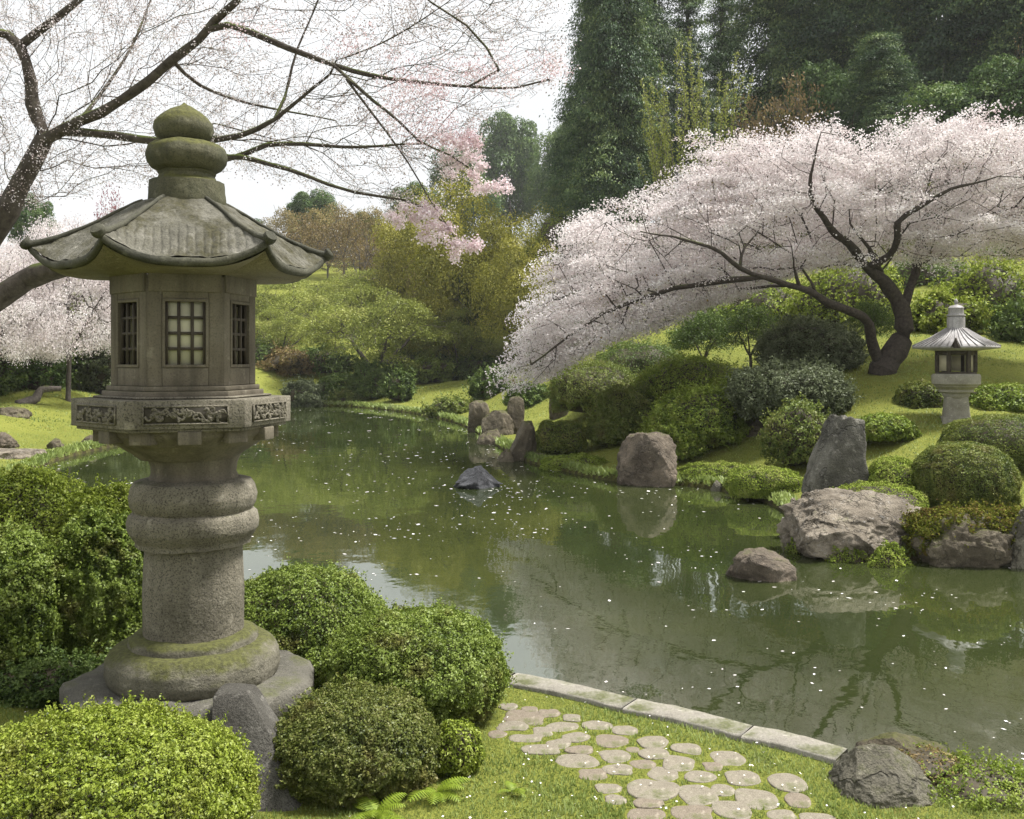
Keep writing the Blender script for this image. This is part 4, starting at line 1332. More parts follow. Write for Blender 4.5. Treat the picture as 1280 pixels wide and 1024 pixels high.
for k, p in enumerate(pv):
    th = np.linspace(0, 2 * np.pi, 36, endpoint=False)
    ex = rngP.uniform(2.1, 3.6)
    c_, s_ = np.cos(th), np.sin(th)
    kk = (np.abs(c_) ** ex + np.abs(s_) ** ex) ** (-1 / ex)
    wob = 1 + 0.20 * vnoise(np.stack([c_ * 1.2 + k * 5.37, s_ * 1.2, th * 0], -1)) + 0.04 * vnoise(np.stack([c_ * 3 + k * 5, s_ * 3, th * 0], -1))
    rot = R(rngP.uniform(-12, 12)) + (R(-22) if (PAVE[k][0], PAVE[k][1]) == (430, 303) else 0)
    ex_ = p['a'] * kk * wob * c_; ey_ = p['b'] * kk * wob * s_
    X_ = ex_ * math.cos(rot) - ey_ * math.sin(rot); Y_ = ex_ * math.sin(rot) + ey_ * math.cos(rot)
    rows_ = [(0.99, -0.06), (1.0, -0.004), (0.995, 0.001), (0.97, 0.004), (0.90, 0.006), (0.6, 0.007), (0.3, 0.007)]
    v = np.concatenate([np.stack([X_ * s1, Y_ * s1, np.full(36, z1)], -1) for s1, z1 in rows_] + [[[0, 0, 0.007]]])
    i, j = np.meshgrid(np.arange(6), np.arange(36), indexing='ij')
    q = np.stack([i * 36 + j, i * 36 + (j + 1) % 36, (i + 1) * 36 + (j + 1) % 36, (i + 1) * 36 + j], -1).reshape(-1, 4)
    tr = np.array([[6 * 36 + j_, 6 * 36 + (j_ + 1) % 36, 252] for j_ in range(36)])
    v[:, 2] += 0.0025 * vnoise(v * np.array([14, 14, 0]) + k)
    me = make_mesh("paving_stone", v, [q, tr], M['pave_pink'] if p['pink'] else M['pave_pale'])
    o = link("paving_stone", me, None, (p['X'], p['Y'], 0.300 + rngP.uniform(-0.003, 0.004)))
    o.rotation_euler = (R(rngP.uniform(-1.5, 1.5)), R(rngP.uniform(-1.5, 1.5)), 0)
    tag(o, p['label'], "paving stone", "paving stones of the garden path")
    PAVE_XY.append((p['X'], p['Y'], max(p['a'], p['b'] * 1.0), p['b']))
PAVE_XY = np.array(PAVE_XY)

# ================================================================== far stone lantern
FYL = 19.6
FS = FYL / F
fb = P(1195, 537, FYL)
far_l = empty("stone_lantern", (fb[0], fb[1], fb[2] - 0.05), R(-16))
tag(far_l, "small pale stone lantern with a ribbed grey metal roof on the grassy slope at right", "stone lantern")


def fz(py):
    return (537 - py) * FS + 0.05


mb = MB()
mb.lathe([(30 * FS, fz(545)), (30 * FS, fz(530))], 4, R(45)); mb.build("foot", M['far_stone'], far_l, bevel=0.012)
mb = MB(); mb.lathe([(25 * FS, fz(530)), (24 * FS, fz(521))], 4, R(45)); mb.build("foot_step", M['far_stone'], far_l, bevel=0.01)
mb = MB(); mb.lathe([(20.5 * FS, fz(521)), (17.5 * FS, fz(496))], 4, R(45)); mb.build("post", M['far_stone'], far_l, bevel=0.02)
mb = MB(); mb.lathe([(14 * FS, fz(497)), (16 * FS, fz(494)), (16 * FS, fz(491.5)), (20 * FS, fz(490)), (20 * FS, fz(487)), (25 * FS, fz(483)), (25.5 * FS, fz(481))], 48); mb.build("corbel", M['far_stone'], far_l, smooth_=True, autosm=35)
mb = MB(); mb.lathe([(24 * FS, fz(482.5)), (28 * FS, fz(480)), (28.5 * FS, fz(470)), (27 * FS, fz(467.5)), (20 * FS, fz(467))], 48); mb.build("platform", M['far_stone'], far_l, smooth_=True, autosm=40, disp=0.004)
mb = MB(); mb.lathe([(24 * FS, fz(467.2)), (24 * FS, fz(465))], 6, 0); mb.build("sill", M['dark_wood'], far_l)
for k in range(6):
    an = R(60 * k)
    mb = MB(); mb.box([math.cos(an) * 22 * FS, math.sin(an) * 22 * FS, (fz(465) + fz(437)) / 2], [2.3 * FS, 2.3 * FS, 14 * FS], [[math.cos(an), math.sin(an), 0], [-math.sin(an), math.cos(an), 0], [0, 0, 1]])
    mb.build("pillar", M['dark_wood'], far_l, bevel=0.006)
for k in range(6):
    if k in (0,): continue
    an = R(60 * k + 30); n_ = np.array([math.cos(an), math.sin(an), 0]); u_ = np.array([-math.sin(an), math.cos(an), 0])
    if k in (3, 5, 1):
        mb = MB(); mb.box(n_ * 17.5 * FS + [0, 0, (fz(464) + fz(444)) / 2], [8.3 * FS, 9.8 * FS, 0.4 * FS], [u_, [0, 0, 1], n_])
        mb.build("pane", M['paper_far'], far_l)
    mb = MB(); mb.box(n_ * 19.0 * FS + [0, 0, fz(441)], [10 * FS, 3.0 * FS, 1.2 * FS], [u_, [0, 0, 1], n_])
    mb.build("lintel", M['dark_wood'], far_l)
# hexagonal roof with ribs and a small gable beak on each face
mb = MB()
hr = lambda r_, z_: [[r_ * math.cos(R(60 * k)), r_ * math.sin(R(60 * k)), z_] for k in range(6)]
v = hr(11 * FS, fz(411)) + hr(30 * FS, fz(423)) + hr(51 * FS, fz(433)) + hr(51 * FS, fz(435.5)) + hr(22 * FS, fz(439))
q = [[r_ * 6 + k, (r_ + 1) * 6 + k, (r_ + 1) * 6 + (k + 1) % 6, r_ * 6 + (k + 1) % 6] for r_ in range(4) for k in range(6)]
mb.add(v, q)
froof = mb.build("roof", M['far_roof'], far_l)
for k in range(6):
    mb = MB()
    for t_ in (-0.66, -0.33, 0.0, 0.33, 0.66, 1.0):
        def rp_(r_, z_):
            a_ = np.array([math.cos(R(60 * k)), math.sin(R(60 * k))]); b_ = np.array([math.cos(R(60 * k + 60)), math.sin(R(60 * k + 60))])
            c_ = a_ * (0.5 - t_ / 2) + b_ * (0.5 + t_ / 2)
            return [c_[0] * r_, c_[1] * r_, z_]
        mb.tube([rp_(11 * FS, fz(410.6)), rp_(30 * FS, fz(422.6)), rp_(51 * FS, fz(432.6))], (1.1 if t_ == 1.0 else 0.7) * FS, 6)
    mb.build("roof_rib", M['far_roof'], froof, smooth_=True)
an = R(-90 - 9); n_ = np.array([math.cos(an), math.sin(an), 0]); u_ = np.array([-math.sin(an), math.cos(an), 0])
mb = MB()
bz = lambda n0, u0, y0: n_ * n0 * FS + u_ * u0 * FS + np.array([0, 0, fz(y0)])
mb.add([bz(45, -5, 436), bz(45, 5, 436), bz(47, 0, 423), bz(28, -1, 423), bz(28, 1, 423), bz(49, -5, 433), bz(49, 5, 433)], None, [[0, 1, 2], [0, 2, 3], [1, 4, 2], [3, 2, 4], [0, 5, 2], [1, 2, 6]])
mb.build("gable_beak", M['dark_wood'], froof)
mb = MB(); mb.lathe([(10.5 * FS, fz(412)), (10.5 * FS, fz(397)), (9 * FS, fz(396)), (11 * FS, fz(395)), (11 * FS, fz(393.5)), (9 * FS, fz(393)), (9 * FS, fz(386)), (9.5 * FS, fz(385)), (7 * FS, fz(382.5)), (2 * FS, fz(381)), (1.2 * FS, fz(380))], 32)
mb.build("finial", M['far_roof'], far_l, smooth_=True, autosm=35)
mb = MB(); mb.lathe([(0.8 * FS, fz(381)), (2.2 * FS, fz(379)), (2.4 * FS, fz(377)), (1.5 * FS, fz(374.6)), (0.3 * FS, fz(373.5))], 16)
mb.build("finial_ball", M['far_roof'], far_l, smooth_=True)

# ================================================================== foreground bushes
bush("clipped_bush", "bright green rounded bush filling the lower left corner", "bush", 112, 906, 1130, 400, Y=3.75, mat='box_bright', leaf=0.017, n=150000, lump=0.06, freq=3.0, seed=1, dr=0.85, stems=True, sprout=0.5, shell=0.10)
bush("clipped_bush", "rounded green bush right of the lantern at the end of the stone path", "bush", 520, 766, 925, 226, Y=5.75, mat='box', leaf=0.02, n=100000, lump=0.07, freq=2.4, seed=2, stems=True, sprout=0.35, sq=2.2)
bush("clipped_bush", "low wide green bush behind the lantern column with the pond right behind it", "bush", 372, 715, 880, 215, Y=6.5, mat='box', leaf=0.022, n=80000, lump=0.08, freq=2.2, seed=3, stems=True, sprout=0.35)
bush("clipped_bush", "brownish green bush in front of the rounded green bush at bottom centre", "bush", 443, 870, 1018, 205, Y=4.95, mat='box_brown', leaf=0.017, n=95000, lump=0.06, freq=2.6, seed=4, stems=True, sprout=0.35, sq=2.3)
bush("sprouting_shrub", "small pale shrub at the right foot of the rounded green bush", "shrub", 572, 903, 972, 60, Y=5.25, mat='box_bright', leaf=0.022, n=6000, lump=0.16, seed=5, stems=True, shell=0.5)
bush("clipped_bush", "big dark green bush left of the lantern column with a flat lit top", "bush", 128, 650, 835, 128, Y=6.8, mat='box', leaf=0.025, n=110000, lump=0.09, freq=2.6, seed=6, stems=True, sprout=0.5, sq=2.5, dr=1.0)
bush("clipped_bush", "dark green bush cut by the left edge, in front of the hedge mounds", "bush", 2, 664, 838, 136, Y=6.4, mat='box', leaf=0.025, n=80000, lump=0.08, freq=2.6, seed=7, stems=True, sprout=0.5, sq=2.4)
bush("hedge_mound", "light green hedge mound at the left edge beside the pond", "hedge", 30, 588, 680, 170, Y=7.9, mat='box_bright', leaf=0.028, n=60000, lump=0.10, freq=2.5, seed=8, sprout=0.5, dr=1.0)
bush("hedge_mound", "light green hedge mound between the lantern column and the left hedge mound", "hedge", 128, 612, 690, 125, Y=7.7, mat='box_bright', leaf=0.028, n=50000, lump=0.12, freq=2.5, seed=9, sprout=0.6)
bush("flowering_shrub", "loose shrub with pale and reddish leaves at the lower right corner beside the grey boulder", "shrub", 1222, 965, 1040, 150, Y=4.9, mat='azalea', leaf=0.02, n=16000, lump=0.25, freq=2.6, seed=10, stems=True, sprout=1.0, shell=0.5)
bush("low_shrub", "small reddish shrub spilling over the flat brownish boulder", "shrub", 1150, 942, 975, 90, Y=5.2, mat='orange', leaf=0.02, n=2600, lump=0.25, seed=11, shell=0.5)

bush("infill", "low dark undergrowth added for shadow and mossy soil between the bright foreground bush and the dark left bushes", "infill", 70, 828, 880, 210, Y=6.15, mat='dark', leaf=0.03, n=26000, lump=0.2, freq=3, seed=12, sprout=0.5, dr=0.5)  # leaves added to darken the gap where soil, moss and shadow lie
# fern fronds and a weed on the near lawn
def fronds(name, label, cat, px, py, n_, L, seed, mat='fern'):
    g = hit(px, py)
    rng = np.random.default_rng(seed)
    V, Fq, Rn, nb = [], [], [], 0
    for k in range(n_):
        az = rng.uniform(0, 6.28); Lk = L * rng.uniform(0.6, 1.1); el = rng.uniform(0.35, 1.0)
        t = np.linspace(0, 1, 15)
        r_ = Lk * t * math.cos(el) ** 0.5; z_ = Lk * (t * math.sin(el) - 0.55 * t ** 2)
        c = np.stack([r_ * math.cos(az), r_ * math.sin(az), z_ + 0.03], -1)
        side = np.array([-math.sin(az), math.cos(az), 0.0])
        for q in range(1, 15):
            wd = Lk * 0.24 * math.sin(math.pi * min(1, t[q] * 0.93 + 0.07)) ** 0.8
            fw = (c[q] - c[q - 1])
            for e_ in (-1, 1):
                a_ = c[q]; b_ = c[q] + side * e_ * wd + fw * 0.8 - np.array([0, 0, wd * 0.25])
                V += [a_ - fw * 0.42, a_ + fw * 0.42, b_ + fw * 0.12, b_ - fw * 0.12]
                Fq.append([nb, nb + 1, nb + 2, nb + 3]); nb += 4; Rn += [rng.uniform(0.2, 1)] * 4
    me = make_mesh(name, np.array(V), [np.array(Fq)], M[mat], rnd=np.array(Rn), smooth_=False)
    return tag(link(name, me, None, (g[0], g[1], g[2])), label, cat)


fronds("fern", "bright green fern at the bottom edge below the brownish bush", "fern", 470, 1024, 11, 0.24, 3)
fronds("fern", "small fern on the lawn right of the brownish bush", "fern", 545, 998, 9, 0.22, 4)
fronds("weed", "leafy weed alone on the near lawn left of the stone path", "weed", 640, 996, 6, 0.12, 6)
fronds("fern", "low fern at the foot of the dark left bush above the edging stones", "fern", 12, 846, 9, 0.22, 8)

# ================================================================== right bank planting
bush("clipped_bush", "neat ball shaped clipped bush above the mossy overhang on the right bank", "bush", 1205, 553, 632, 120, Y=13.3, mat='clipped', leaf=0.028, n=50000, lump=0.015, freq=2, seed=20, sprout=0.0, sq=2.35, shell=0.06)
bush("clipped_bush", "wide clipped mound behind the clipped ball at the right edge", "bush", 1256, 519, 592, 150, Y=15.5, mat='clipped', leaf=0.03, n=42000, lump=0.03, seed=21, sq=2.3, shell=0.06)
bush("clipped_bush", "small clipped mound left of the small stone lantern", "bush", 1152, 478, 536, 66, Y=20.6, mat='clipped', leaf=0.06, n=9000, lump=0.04, seed=22, sq=2.5, shell=0.08)
bush("low_shrub", "low bright green shrub between the standing stone and the small stone lantern", "shrub", 1104, 520, 552, 74, Y=18.5, mat='azalea', leaf=0.06, n=7000, lump=0.14, seed=23)
bush("moss_mound", "yellow green moss mound beside the foot of the standing stone", "moss mound", 1122, 573, 628, 80, Y=14.0, mat='moss', leaf=0.03, n=20000, lump=0.08, seed=24, sprout=0)
bush("moss_mound", "bright moss tuft on top of the pinkish craggy rock", "moss mound", 1092, 606, 642, 130, Y=12.9, mat='moss', leaf=0.03, n=14000, lump=0.14, seed=25)
bush("low_hedge", "bright low hedge behind the small stone lantern", "hedge", 1252, 482, 522, 120, Y=20.4, mat='azalea', leaf=0.07, n=12000, lump=0.12, seed=26)
bush("grey_shrub", "wide grey green shrub in front of the cherry trunk on the right slope", "shrub", 985, 455, 530, 150, Y=20.8, mat='greygreen', leaf=0.06, n=42000, lump=0.08, freq=2.2, seed=27, sprout=0.6, upl=0.8)
bush("grey_shrub", "grey green shrub further up, behind the wide grey green shrub", "shrub", 1012, 401, 470, 125, Y=25, mat='greygreen', leaf=0.065, n=34000, lump=0.08, seed=28, sprout=0.6, upl=0.8)
bush("small_shrub", "small olive shrub between the wide grey green shrub and the standing stone", "shrub", 996, 503, 548, 76, Y=18.8, mat='olive', leaf=0.06, n=8000, lump=0.12, seed=29, sprout=0.5)
AZ = "loose green azaleas on the slope above the big boulder"
for k, (x, t_, b_, w_, Y_, m_, lb) in enumerate((
        (872, 488, 566, 110, 21.5, 'azalea', "yellow green azalea right above the big squarish boulder"),
        (838, 520, 562, 70, 21.3, 'azalea', "low azalea just behind the big squarish boulder, left of the yellow green one"),
        (862, 449, 520, 130, 25, 'azalea', "broad bright azalea at the top of the azalea slope"),
        (790, 485, 545, 86, 25, 'olive', "brownish olive azalea at the left end of the azalea slope"),
        (742, 455, 515, 110, 30, 'olive', "olive shrub under the drooping tip of the big cherry"),
        (800, 430, 490, 120, 32, 'dark', "dark green shrub below the big cherry, behind the azaleas"),
        (915, 475, 530, 60, 22.6, 'azalea', "rounded azalea touching the wide grey green shrub on its left"),
        (770, 515, 558, 60, 24.5, 'olive', "small olive azalea beside the clipped low hedge"))):
    bush("azalea_shrub", lb, "shrub", x, t_, b_, w_, Y=Y_, mat=m_, leaf=0.055, n=28000, lump=0.13, freq=2.6, seed=30 + k, sprout=0.5, group=AZ, sq=2.3)
bush("clipped_bush", "low clipped flat topped hedge between the rock cluster and the big boulder", "hedge", 702, 526, 562, 62, Y=24.6, mat='clipped', leaf=0.06, n=9000, lump=0.03, seed=40, sq=3.2, shell=0.08)
bush("moss_mound", "mossy bank edge between the leaning wedge and the big boulder", "moss mound", 718, 569, 597, 84, Y=22.6, mat='moss', leaf=0.04, n=16000, lump=0.08, seed=41, sq=2.8, dr=0.6)
for k, (x, t_, b_, w_, Y_) in enumerate(((893, 578, 614, 90, 19.8), (955, 584, 626, 96, 17.4), (872, 582, 606, 54, 20.2))):
    bush("moss_mound", ["mossy bank edge just right of the big boulder", "mossy bank edge above the waterline stones left of the standing stone", "small mossy bump touching the right side of the big boulder"][k], "moss mound",
         x, t_, b_, w_, Y=Y_, mat='moss', leaf=0.036, n=18000, lump=0.10, seed=45 + k, sq=2.6, dr=0.7)
bush("hanging_moss", "brown and green moss hanging over the dark bank at the right", "moss", 1210, 638, 690, 150, Y=12.15, mat='moss_leaf', leaf=0.04, n=24000, lump=0.14, freq=3, seed=50, sq=2.6, dr=0.5, sprout=0.5)
bush("hanging_moss", "brown moss hanging over the bank at the right edge of the picture", "moss", 1320, 634, 685, 130, Y=12.05, mat='moss_leaf', leaf=0.04, n=16000, lump=0.14, freq=3, seed=51, sq=2.6, dr=0.5, sprout=0.5)
for k, (x, t_, b_, w_) in enumerate(((1008, 665, 690, 60), (1060, 676, 702, 64), (1110, 682, 708, 60))):
    bush("moss_tuft", ["green moss tuft at the waterline under the left end of the pinkish rock", "green moss tuft at the waterline in the middle of the pinkish rock", "green moss tuft at the waterline where the pinkish rock meets the dark bank"][k],
         "moss", x, t_, b_, w_, Y=[12.9, 12.3, 12.0][k], mat='moss', leaf=0.03, n=8000, lump=0.2, seed=54 + k, dr=0.45)

# ================================================================== far bank planting
FB = [(378, 479, 511, 42, 53, 'greygreen', "rounded grey green shrub at the far waterline just right of the lantern platform", "small_shrub"),
      (425, 470, 505, 50, 55.5, 'dark', "dark spreading shrub on the far bank left of the spreading maple's trunk", "small_shrub"),
      (463, 452, 500, 48, 54.5, 'dark', "dark tall shrub at the foot of the spreading maple", "small_shrub"),
      (500, 468, 494, 32, 52, 'dark', "small round dark shrub right of the spreading maple's trunk", "small_shrub"),
      (545, 441, 476, 150, 62, 'dark', "long dark green hedge behind the far lawn", "long_hedge"),
      (600, 448, 480, 90, 60, 'dark', "dark hedge at the right end of the far lawn", "long_hedge"),
      (613, 466, 500, 44, 46, 'dark', "dark green round shrub behind the rock cluster", "small_shrub"),
      (660, 482, 512, 52, 40, 'dark', "dark green shrub between the rock cluster and the lone square stone", "small_shrub"),
      (632, 462, 490, 40, 50, 'dark', "dark shrub below the drooping tip of the cherry", "small_shrub"),
      (560, 500, 524, 44, 43, 'olive', "low olive shrub at the far waterline left of the rock cluster", "small_shrub"),
      (400, 438, 470, 110, 66, 'azalea', "low bright hedge on the far hillside right of the lantern chamber", "low_hedge"),
      (350, 445, 474, 60, 60, 'olive', "olive shrub on the far bank beside the lantern chamber", "small_shrub"),
      (440, 488, 510, 40, 54.5, 'olive', "low olive shrub hanging over the far waterline", "small_shrub")]
for k, (x, t_, b_, w_, Y_, m_, lb, nm) in enumerate(FB):
    bush(nm, lb, "hedge" if "hedge" in nm else "shrub", x, t_, b_, w_, Y=Y_, mat=m_, leaf=0.13, n=11000, lump=0.12, seed=60 + k, sq=2.4, sprout=0.3, dr=0.6 if w_ > 80 else 1.0)
for k, (x, t_, b_, w_, Y_, m_, lb) in enumerate((
        (365, 402, 440, 90, 72, 'dark', "dark green shrub under the maples on the far hillside, nearest the lantern"),
        (425, 412, 448, 70, 69, 'box', "green shrub left of the spreading maple's trunk on the hillside"),
        (335, 425, 462, 70, 64, 'olive', "olive shrub low on the hillside beside the lantern chamber"),
        (515, 405, 448, 80, 68, 'dark', "dark green shrub under the spreading maple's right boughs"),
        (480, 380, 410, 80, 76, 'box', "green shrub above the spreading maple in the middle of the hillside"),
        (395, 372, 402, 80, 80, 'olive', "olive shrub high on the hillside among the yellow maples"),
        (322, 428, 470, 70, 59, 'dark', "dark green shrub on the far bank touching the lantern chamber's right side"),
        (362, 440, 470, 60, 58, 'orange', "brownish twiggy shrub on the far bank under the maples"),
        (408, 436, 468, 60, 59, 'dark', "low dark shrub left of the spreading maple's trunk near the far lawn"),
        (535, 452, 478, 60, 58, 'box', "low green shrub in front of the long dark hedge"),
        (560, 400, 446, 70, 66, 'box', "green shrub between the long hedge and the dark hollow"))):
    bush("hillside_shrub", lb, "shrub", x, t_, b_, w_, Y=Y_, mat=m_, leaf=0.15, n=9000, lump=0.2, seed=140 + k, sprout=0.6, shell=0.3)
# left far bank thickets
LB = [(20, 368, 500, 110, 36, 'evergreen', "dark green thicket at the left edge below the pale cherry"),
      (95, 376, 490, 90, 42, 'olive', "olive thicket left of the lantern chamber"),
      (138, 400, 492, 60, 40, 'greygreen', "grey green thicket touching the lantern platform on its left"),
      (58, 410, 488, 70, 39, 'dark', "low dark green thicket in the middle of the far left bank"),
      (-40, 385, 510, 110, 34, 'dark', "dark green thicket cut by the left edge of the picture"),
      (200, 410, 500, 120, 48, 'olive', "olive thicket hidden behind the lantern chamber")]
for k, (x, t_, b_, w_, Y_, m_, lb) in enumerate(LB):
    bush("thicket", lb, "shrub", x, t_, b_, w_, Y=Y_, mat=m_, leaf=0.14, n=14000, lump=0.2, freq=2.4, seed=80 + k, sprout=0.8, shell=0.3)
g0 = P(70, 503, 34)
mb = MB()
pts = catmull([P(22, 507, 33), P(45, 498, 33.5), P(52, 488, 33.7), P(76, 486, 34)], 0.15)
mb.tube(pts - pts[0], np.linspace(0.2, 0.09, len(pts)), 10)
tag(mb.build("fallen_branch", M['bark'], None, tuple(pts[0]), smooth_=True, disp=0.03, dfreq=3), "bent dark fallen branch on the far left lawn", "branch")
# right slope shrubs behind the small lantern and below the forest
RS = [(1235, 335, 440, 120, 31, 'box_bright', "bright leafy shrub on the slope behind the small lantern, at the right edge"),
      (1175, 372, 425, 90, 30, 'box_bright', "bright leafy shrub left of the small lantern's roof"),
      (1290, 385, 440, 90, 28, 'dark', "dark shrub at the right edge above the small lantern's roof"),
      (1060, 335, 420, 130, 33, 'box_bright', "bright green shrub seen through the cherry's forked trunk"),
      (960, 355, 440, 120, 36, 'azalea', "bright green shrub under the cherry's long left limb"),
      (900, 390, 450, 110, 37, 'dark', "dark green shrub under the middle of the cherry canopy"),
      (1160, 320, 400, 110, 38, 'dark', "dark shrub in the shade right of the cherry trunk"),
      (1290, 300, 370, 120, 40, 'dark', "dark shrub below the forest at the right edge"),
      (700, 268, 330, 90, 62, 'box_bright', "bright green shrub between the dark cedar and the cherry's left end"),
      (720, 400, 462, 110, 48, 'dark', "dark shrub behind the drooping left end of the cherry")]
for k, (x, t_, b_, w_, Y_, m_, lb) in enumerate(RS):
    bush("leafy_shrub", lb, "shrub", x, t_, b_, w_, Y=Y_, mat=m_, leaf=0.13, n=11000, lump=0.2, freq=2.4, seed=100 + k, sprout=0.8, shell=0.3)


# ================================================================== trees
def blossom_mesh(name, centres, per, sig, size, mat, rng, flat=0.8, tone=0.55, jitter=0.2):
    p, o = tufts(centres, per, sig, rng, flat)
    ct = np.repeat(rng.normal(size=len(centres)) * jitter, per)
    nn = rng.normal(size=p.shape) + np.array([0, 0, 0.5]) + o / max(sig, 1e-6) * 0.4
    return leaf_mesh(name, p, nn, size, mat, rng, tone=tone + ct, width=0.8)


# ---- the big pale cherry on the right bank
rngC = np.random.default_rng(77)
TY = 24.0
big = Arbor(5)
tb = hit(1104, 470); TYB = TY
p_ = lambda x, y, dy=0.0: P(x, y, TY + dy)
base_pt = p_(1100, 474); base_pt[2] = min(base_pt[2], gz(base_pt[0], base_pt[1]) - 0.1)
big.limb([base_pt, p_(1112, 450), p_(1128, 425), p_(1131, 398), p_(1123, 374), p_(1104, 352, -.2), p_(1085, 335, -.5), p_(1062, 305, -.9), p_(1035, 278, -1.3), p_(1018, 255, -1.6), p_(1014, 228, -1.9), p_(1020, 195, -2), p_(1026, 165, -2)],
         0, 0, 0.2, 0.05, rs=[0.40, 0.33, 0.28, 0.26, 0.20, 0.155, 0.13, 0.105, 0.082, 0.065, 0.048, 0.03, 0.012])
big.limb([p_(1102, 458), p_(1090, 425, -.3), p_(1078, 398, -.7), p_(1040, 382, -1.2), p_(1000, 360, -1.6), p_(955, 345, -2), p_(925, 336, -2.3), p_(890, 308, -2.6), p_(840, 296, -2.8), p_(800, 288, -3)], 0.165, 0.014, 0.25, 0.05)
big.limb([p_(1129, 412), p_(1132, 388, .05), p_(1141, 356, .3), p_(1146, 330, .6), p_(1150, 300, 1.0), p_(1170, 275, 1.5), p_(1196, 250, 2)], 0.16, 0.03, 0.25, 0.05)
big.limb([p_(1085, 335, -.5), p_(1110, 320, -.8), p_(1122, 300, -1.2), p_(1123, 278, -1.5), p_(1150, 258, -1.7), p_(1187, 237, -2), p_(1250, 221, -2.2)], 0.12, 0.014, 0.25, 0.05)
big.limb([p_(1100, 340, -.2), p_(1085, 309, -1.0), p_(1063, 279, -1.5), p_(1060, 262, -1.7)], 0.09, 0.015, 0.25, 0.04)
big.limb([p_(1000, 360, -1.6), p_(994, 335, -1.9), p_(990, 310, -2.1)], 0.06, 0.012, 0.25, 0.04)
big.limb([p_(925, 336, -2.3), p_(930, 310, -2.0), p_(950, 285, -1.6)], 0.05, 0.012, 0.25, 0.04)
big.limb([p_(1150, 300, 1.0), p_(1200, 290, 1.4), p_(1260, 270, 1.6), p_(1330, 265, 2)], 0.1, 0.04, 0.3, 0.05)
big.limb([p_(955, 345, -2), p_(900, 352, -1.5), p_(840, 362, -1.2), p_(770, 385, -1.0), p_(710, 420, -1.2), p_(665, 455, -1.4)], 0.09, 0.025, 0.3, 0.05)
OUT = [(630, 489), (642, 450), (662, 415), (655, 385), (690, 352), (672, 330), (708, 300), (725, 270), (765, 256), (800, 240), (850, 213), (880, 196), (868, 172), (905, 184), (950, 168), (985, 172), (1010, 152), (1040, 158), (1062, 143), (1085, 160),
       (1120, 166), (1150, 152), (1180, 158), (1208, 140), (1228, 152), (1260, 158), (1300, 150), (1400, 175), (1420, 260), (1330, 322), (1260, 318), (1200, 322), (1150, 330), (1100, 322), (1060, 335), (1010, 330),
       (985, 345), (950, 362), (900, 378), (860, 392), (830, 412), (790, 420), (745, 432), (720, 452), (690, 470), (660, 484)]
tg = crown_volume(OUT, 2300, TY - 0.3, 4.6, rngC, 120, -0.6)
tips = big.grow(tg, bf=0.28, step=0.35, jit=0.07)
tree = empty("cherry_tree", tuple(base_pt))
tag(tree, "big spreading cherry tree in full pale blossom leaning over the right bank", "cherry tree")
inv = -base_pt
big_pos0 = big.pos
big.pos = [q + inv for q in big.pos]
link("trunk", big.mesh("trunk", M['bark_dark'], tip=0.006, k=7, pw=2.5, rmax=0.055), tree)
tl = crown_volume(OUT, 2200, TY - 0.3, 4.7, rngC, 120, -0.5) + inv
cen = np.concatenate([tg + inv, tl])
_lm = np.array(big.pos)[np.array(big.minr) > 0.012]
_dl = np.concatenate([np.sqrt(((cen[i_:i_ + 2000, None] - _lm[None]) ** 2).sum(-1)).min(1) for i_ in range(0, len(cen), 2000)])
_gap = fbm(cen * np.array([0.55, 0.55, 1.1]) + 3.3, 3)
cen = cen[(_dl > 0.42) & (_gap > -0.22 + 0.35 * rngC.uniform(-1, 1, len(cen)))]
_hub = np.array(p_(1105, 330)) + inv


def spray_mesh(name, cen, hub, per, L, size, mat, rng, tone):
    """flower sprays that run outwards and droop, with open air between them"""
    out_ = cen - hub; out_[:, 2] *= 0.45; out_ = unit(out_ + rng.normal(size=out_.shape) * [0.3, 0.3, 0.12] * np.linalg.norm(out_, axis=1).mean() * 0.5)
    out_[:, 2] -= 0.16; out_ = unit(out_)
    lat = unit(np.cross(out_, [0, 0, 1.0])); up_ = np.cross(lat, out_)
    k_ = len(cen); Ls = L * rng.uniform(0.5, 1.4, k_)
    u_ = rng.normal(size=(k_, per)).clip(-1.7, 1.7); v_ = rng.normal(size=(k_, per)) * (0.42 - 0.10 * u_.clip(-1.5, 2)); w_ = rng.normal(size=(k_, per)).clip(-2, 2)
    p = cen[:, None] + out_[:, None] * (u_ * Ls[:, None])[..., None] + lat[:, None] * (v_ * Ls[:, None])[..., None] + up_[:, None] * (w_ * 0.055)[..., None]
    p[..., 2] -= 0.10 * (u_.clip(0, 3) ** 2) * Ls[:, None]
    p = p.reshape(-1, 3)
    tn = tone + np.repeat(rng.normal(size=k_) * 0.16, per) + 0.10 * w_.ravel()
    nn = rng.normal(size=p.shape) + [0, 0, 0.9]
    return leaf_mesh(name, p, nn, size, mat, rng, tone=tn, width=0.8)


link("crown", spray_mesh("crown", cen, _hub, 115, 0.34, 0.050, M['blossom'], rngC, 0.54), tree)
sub = cen[rngC.choice(len(cen), 260, replace=False)]
link("young_leaves", blossom_mesh("young_leaves", sub, 6, 0.12, 0.06, M['orange'], rngC, tone=0.5), tree)


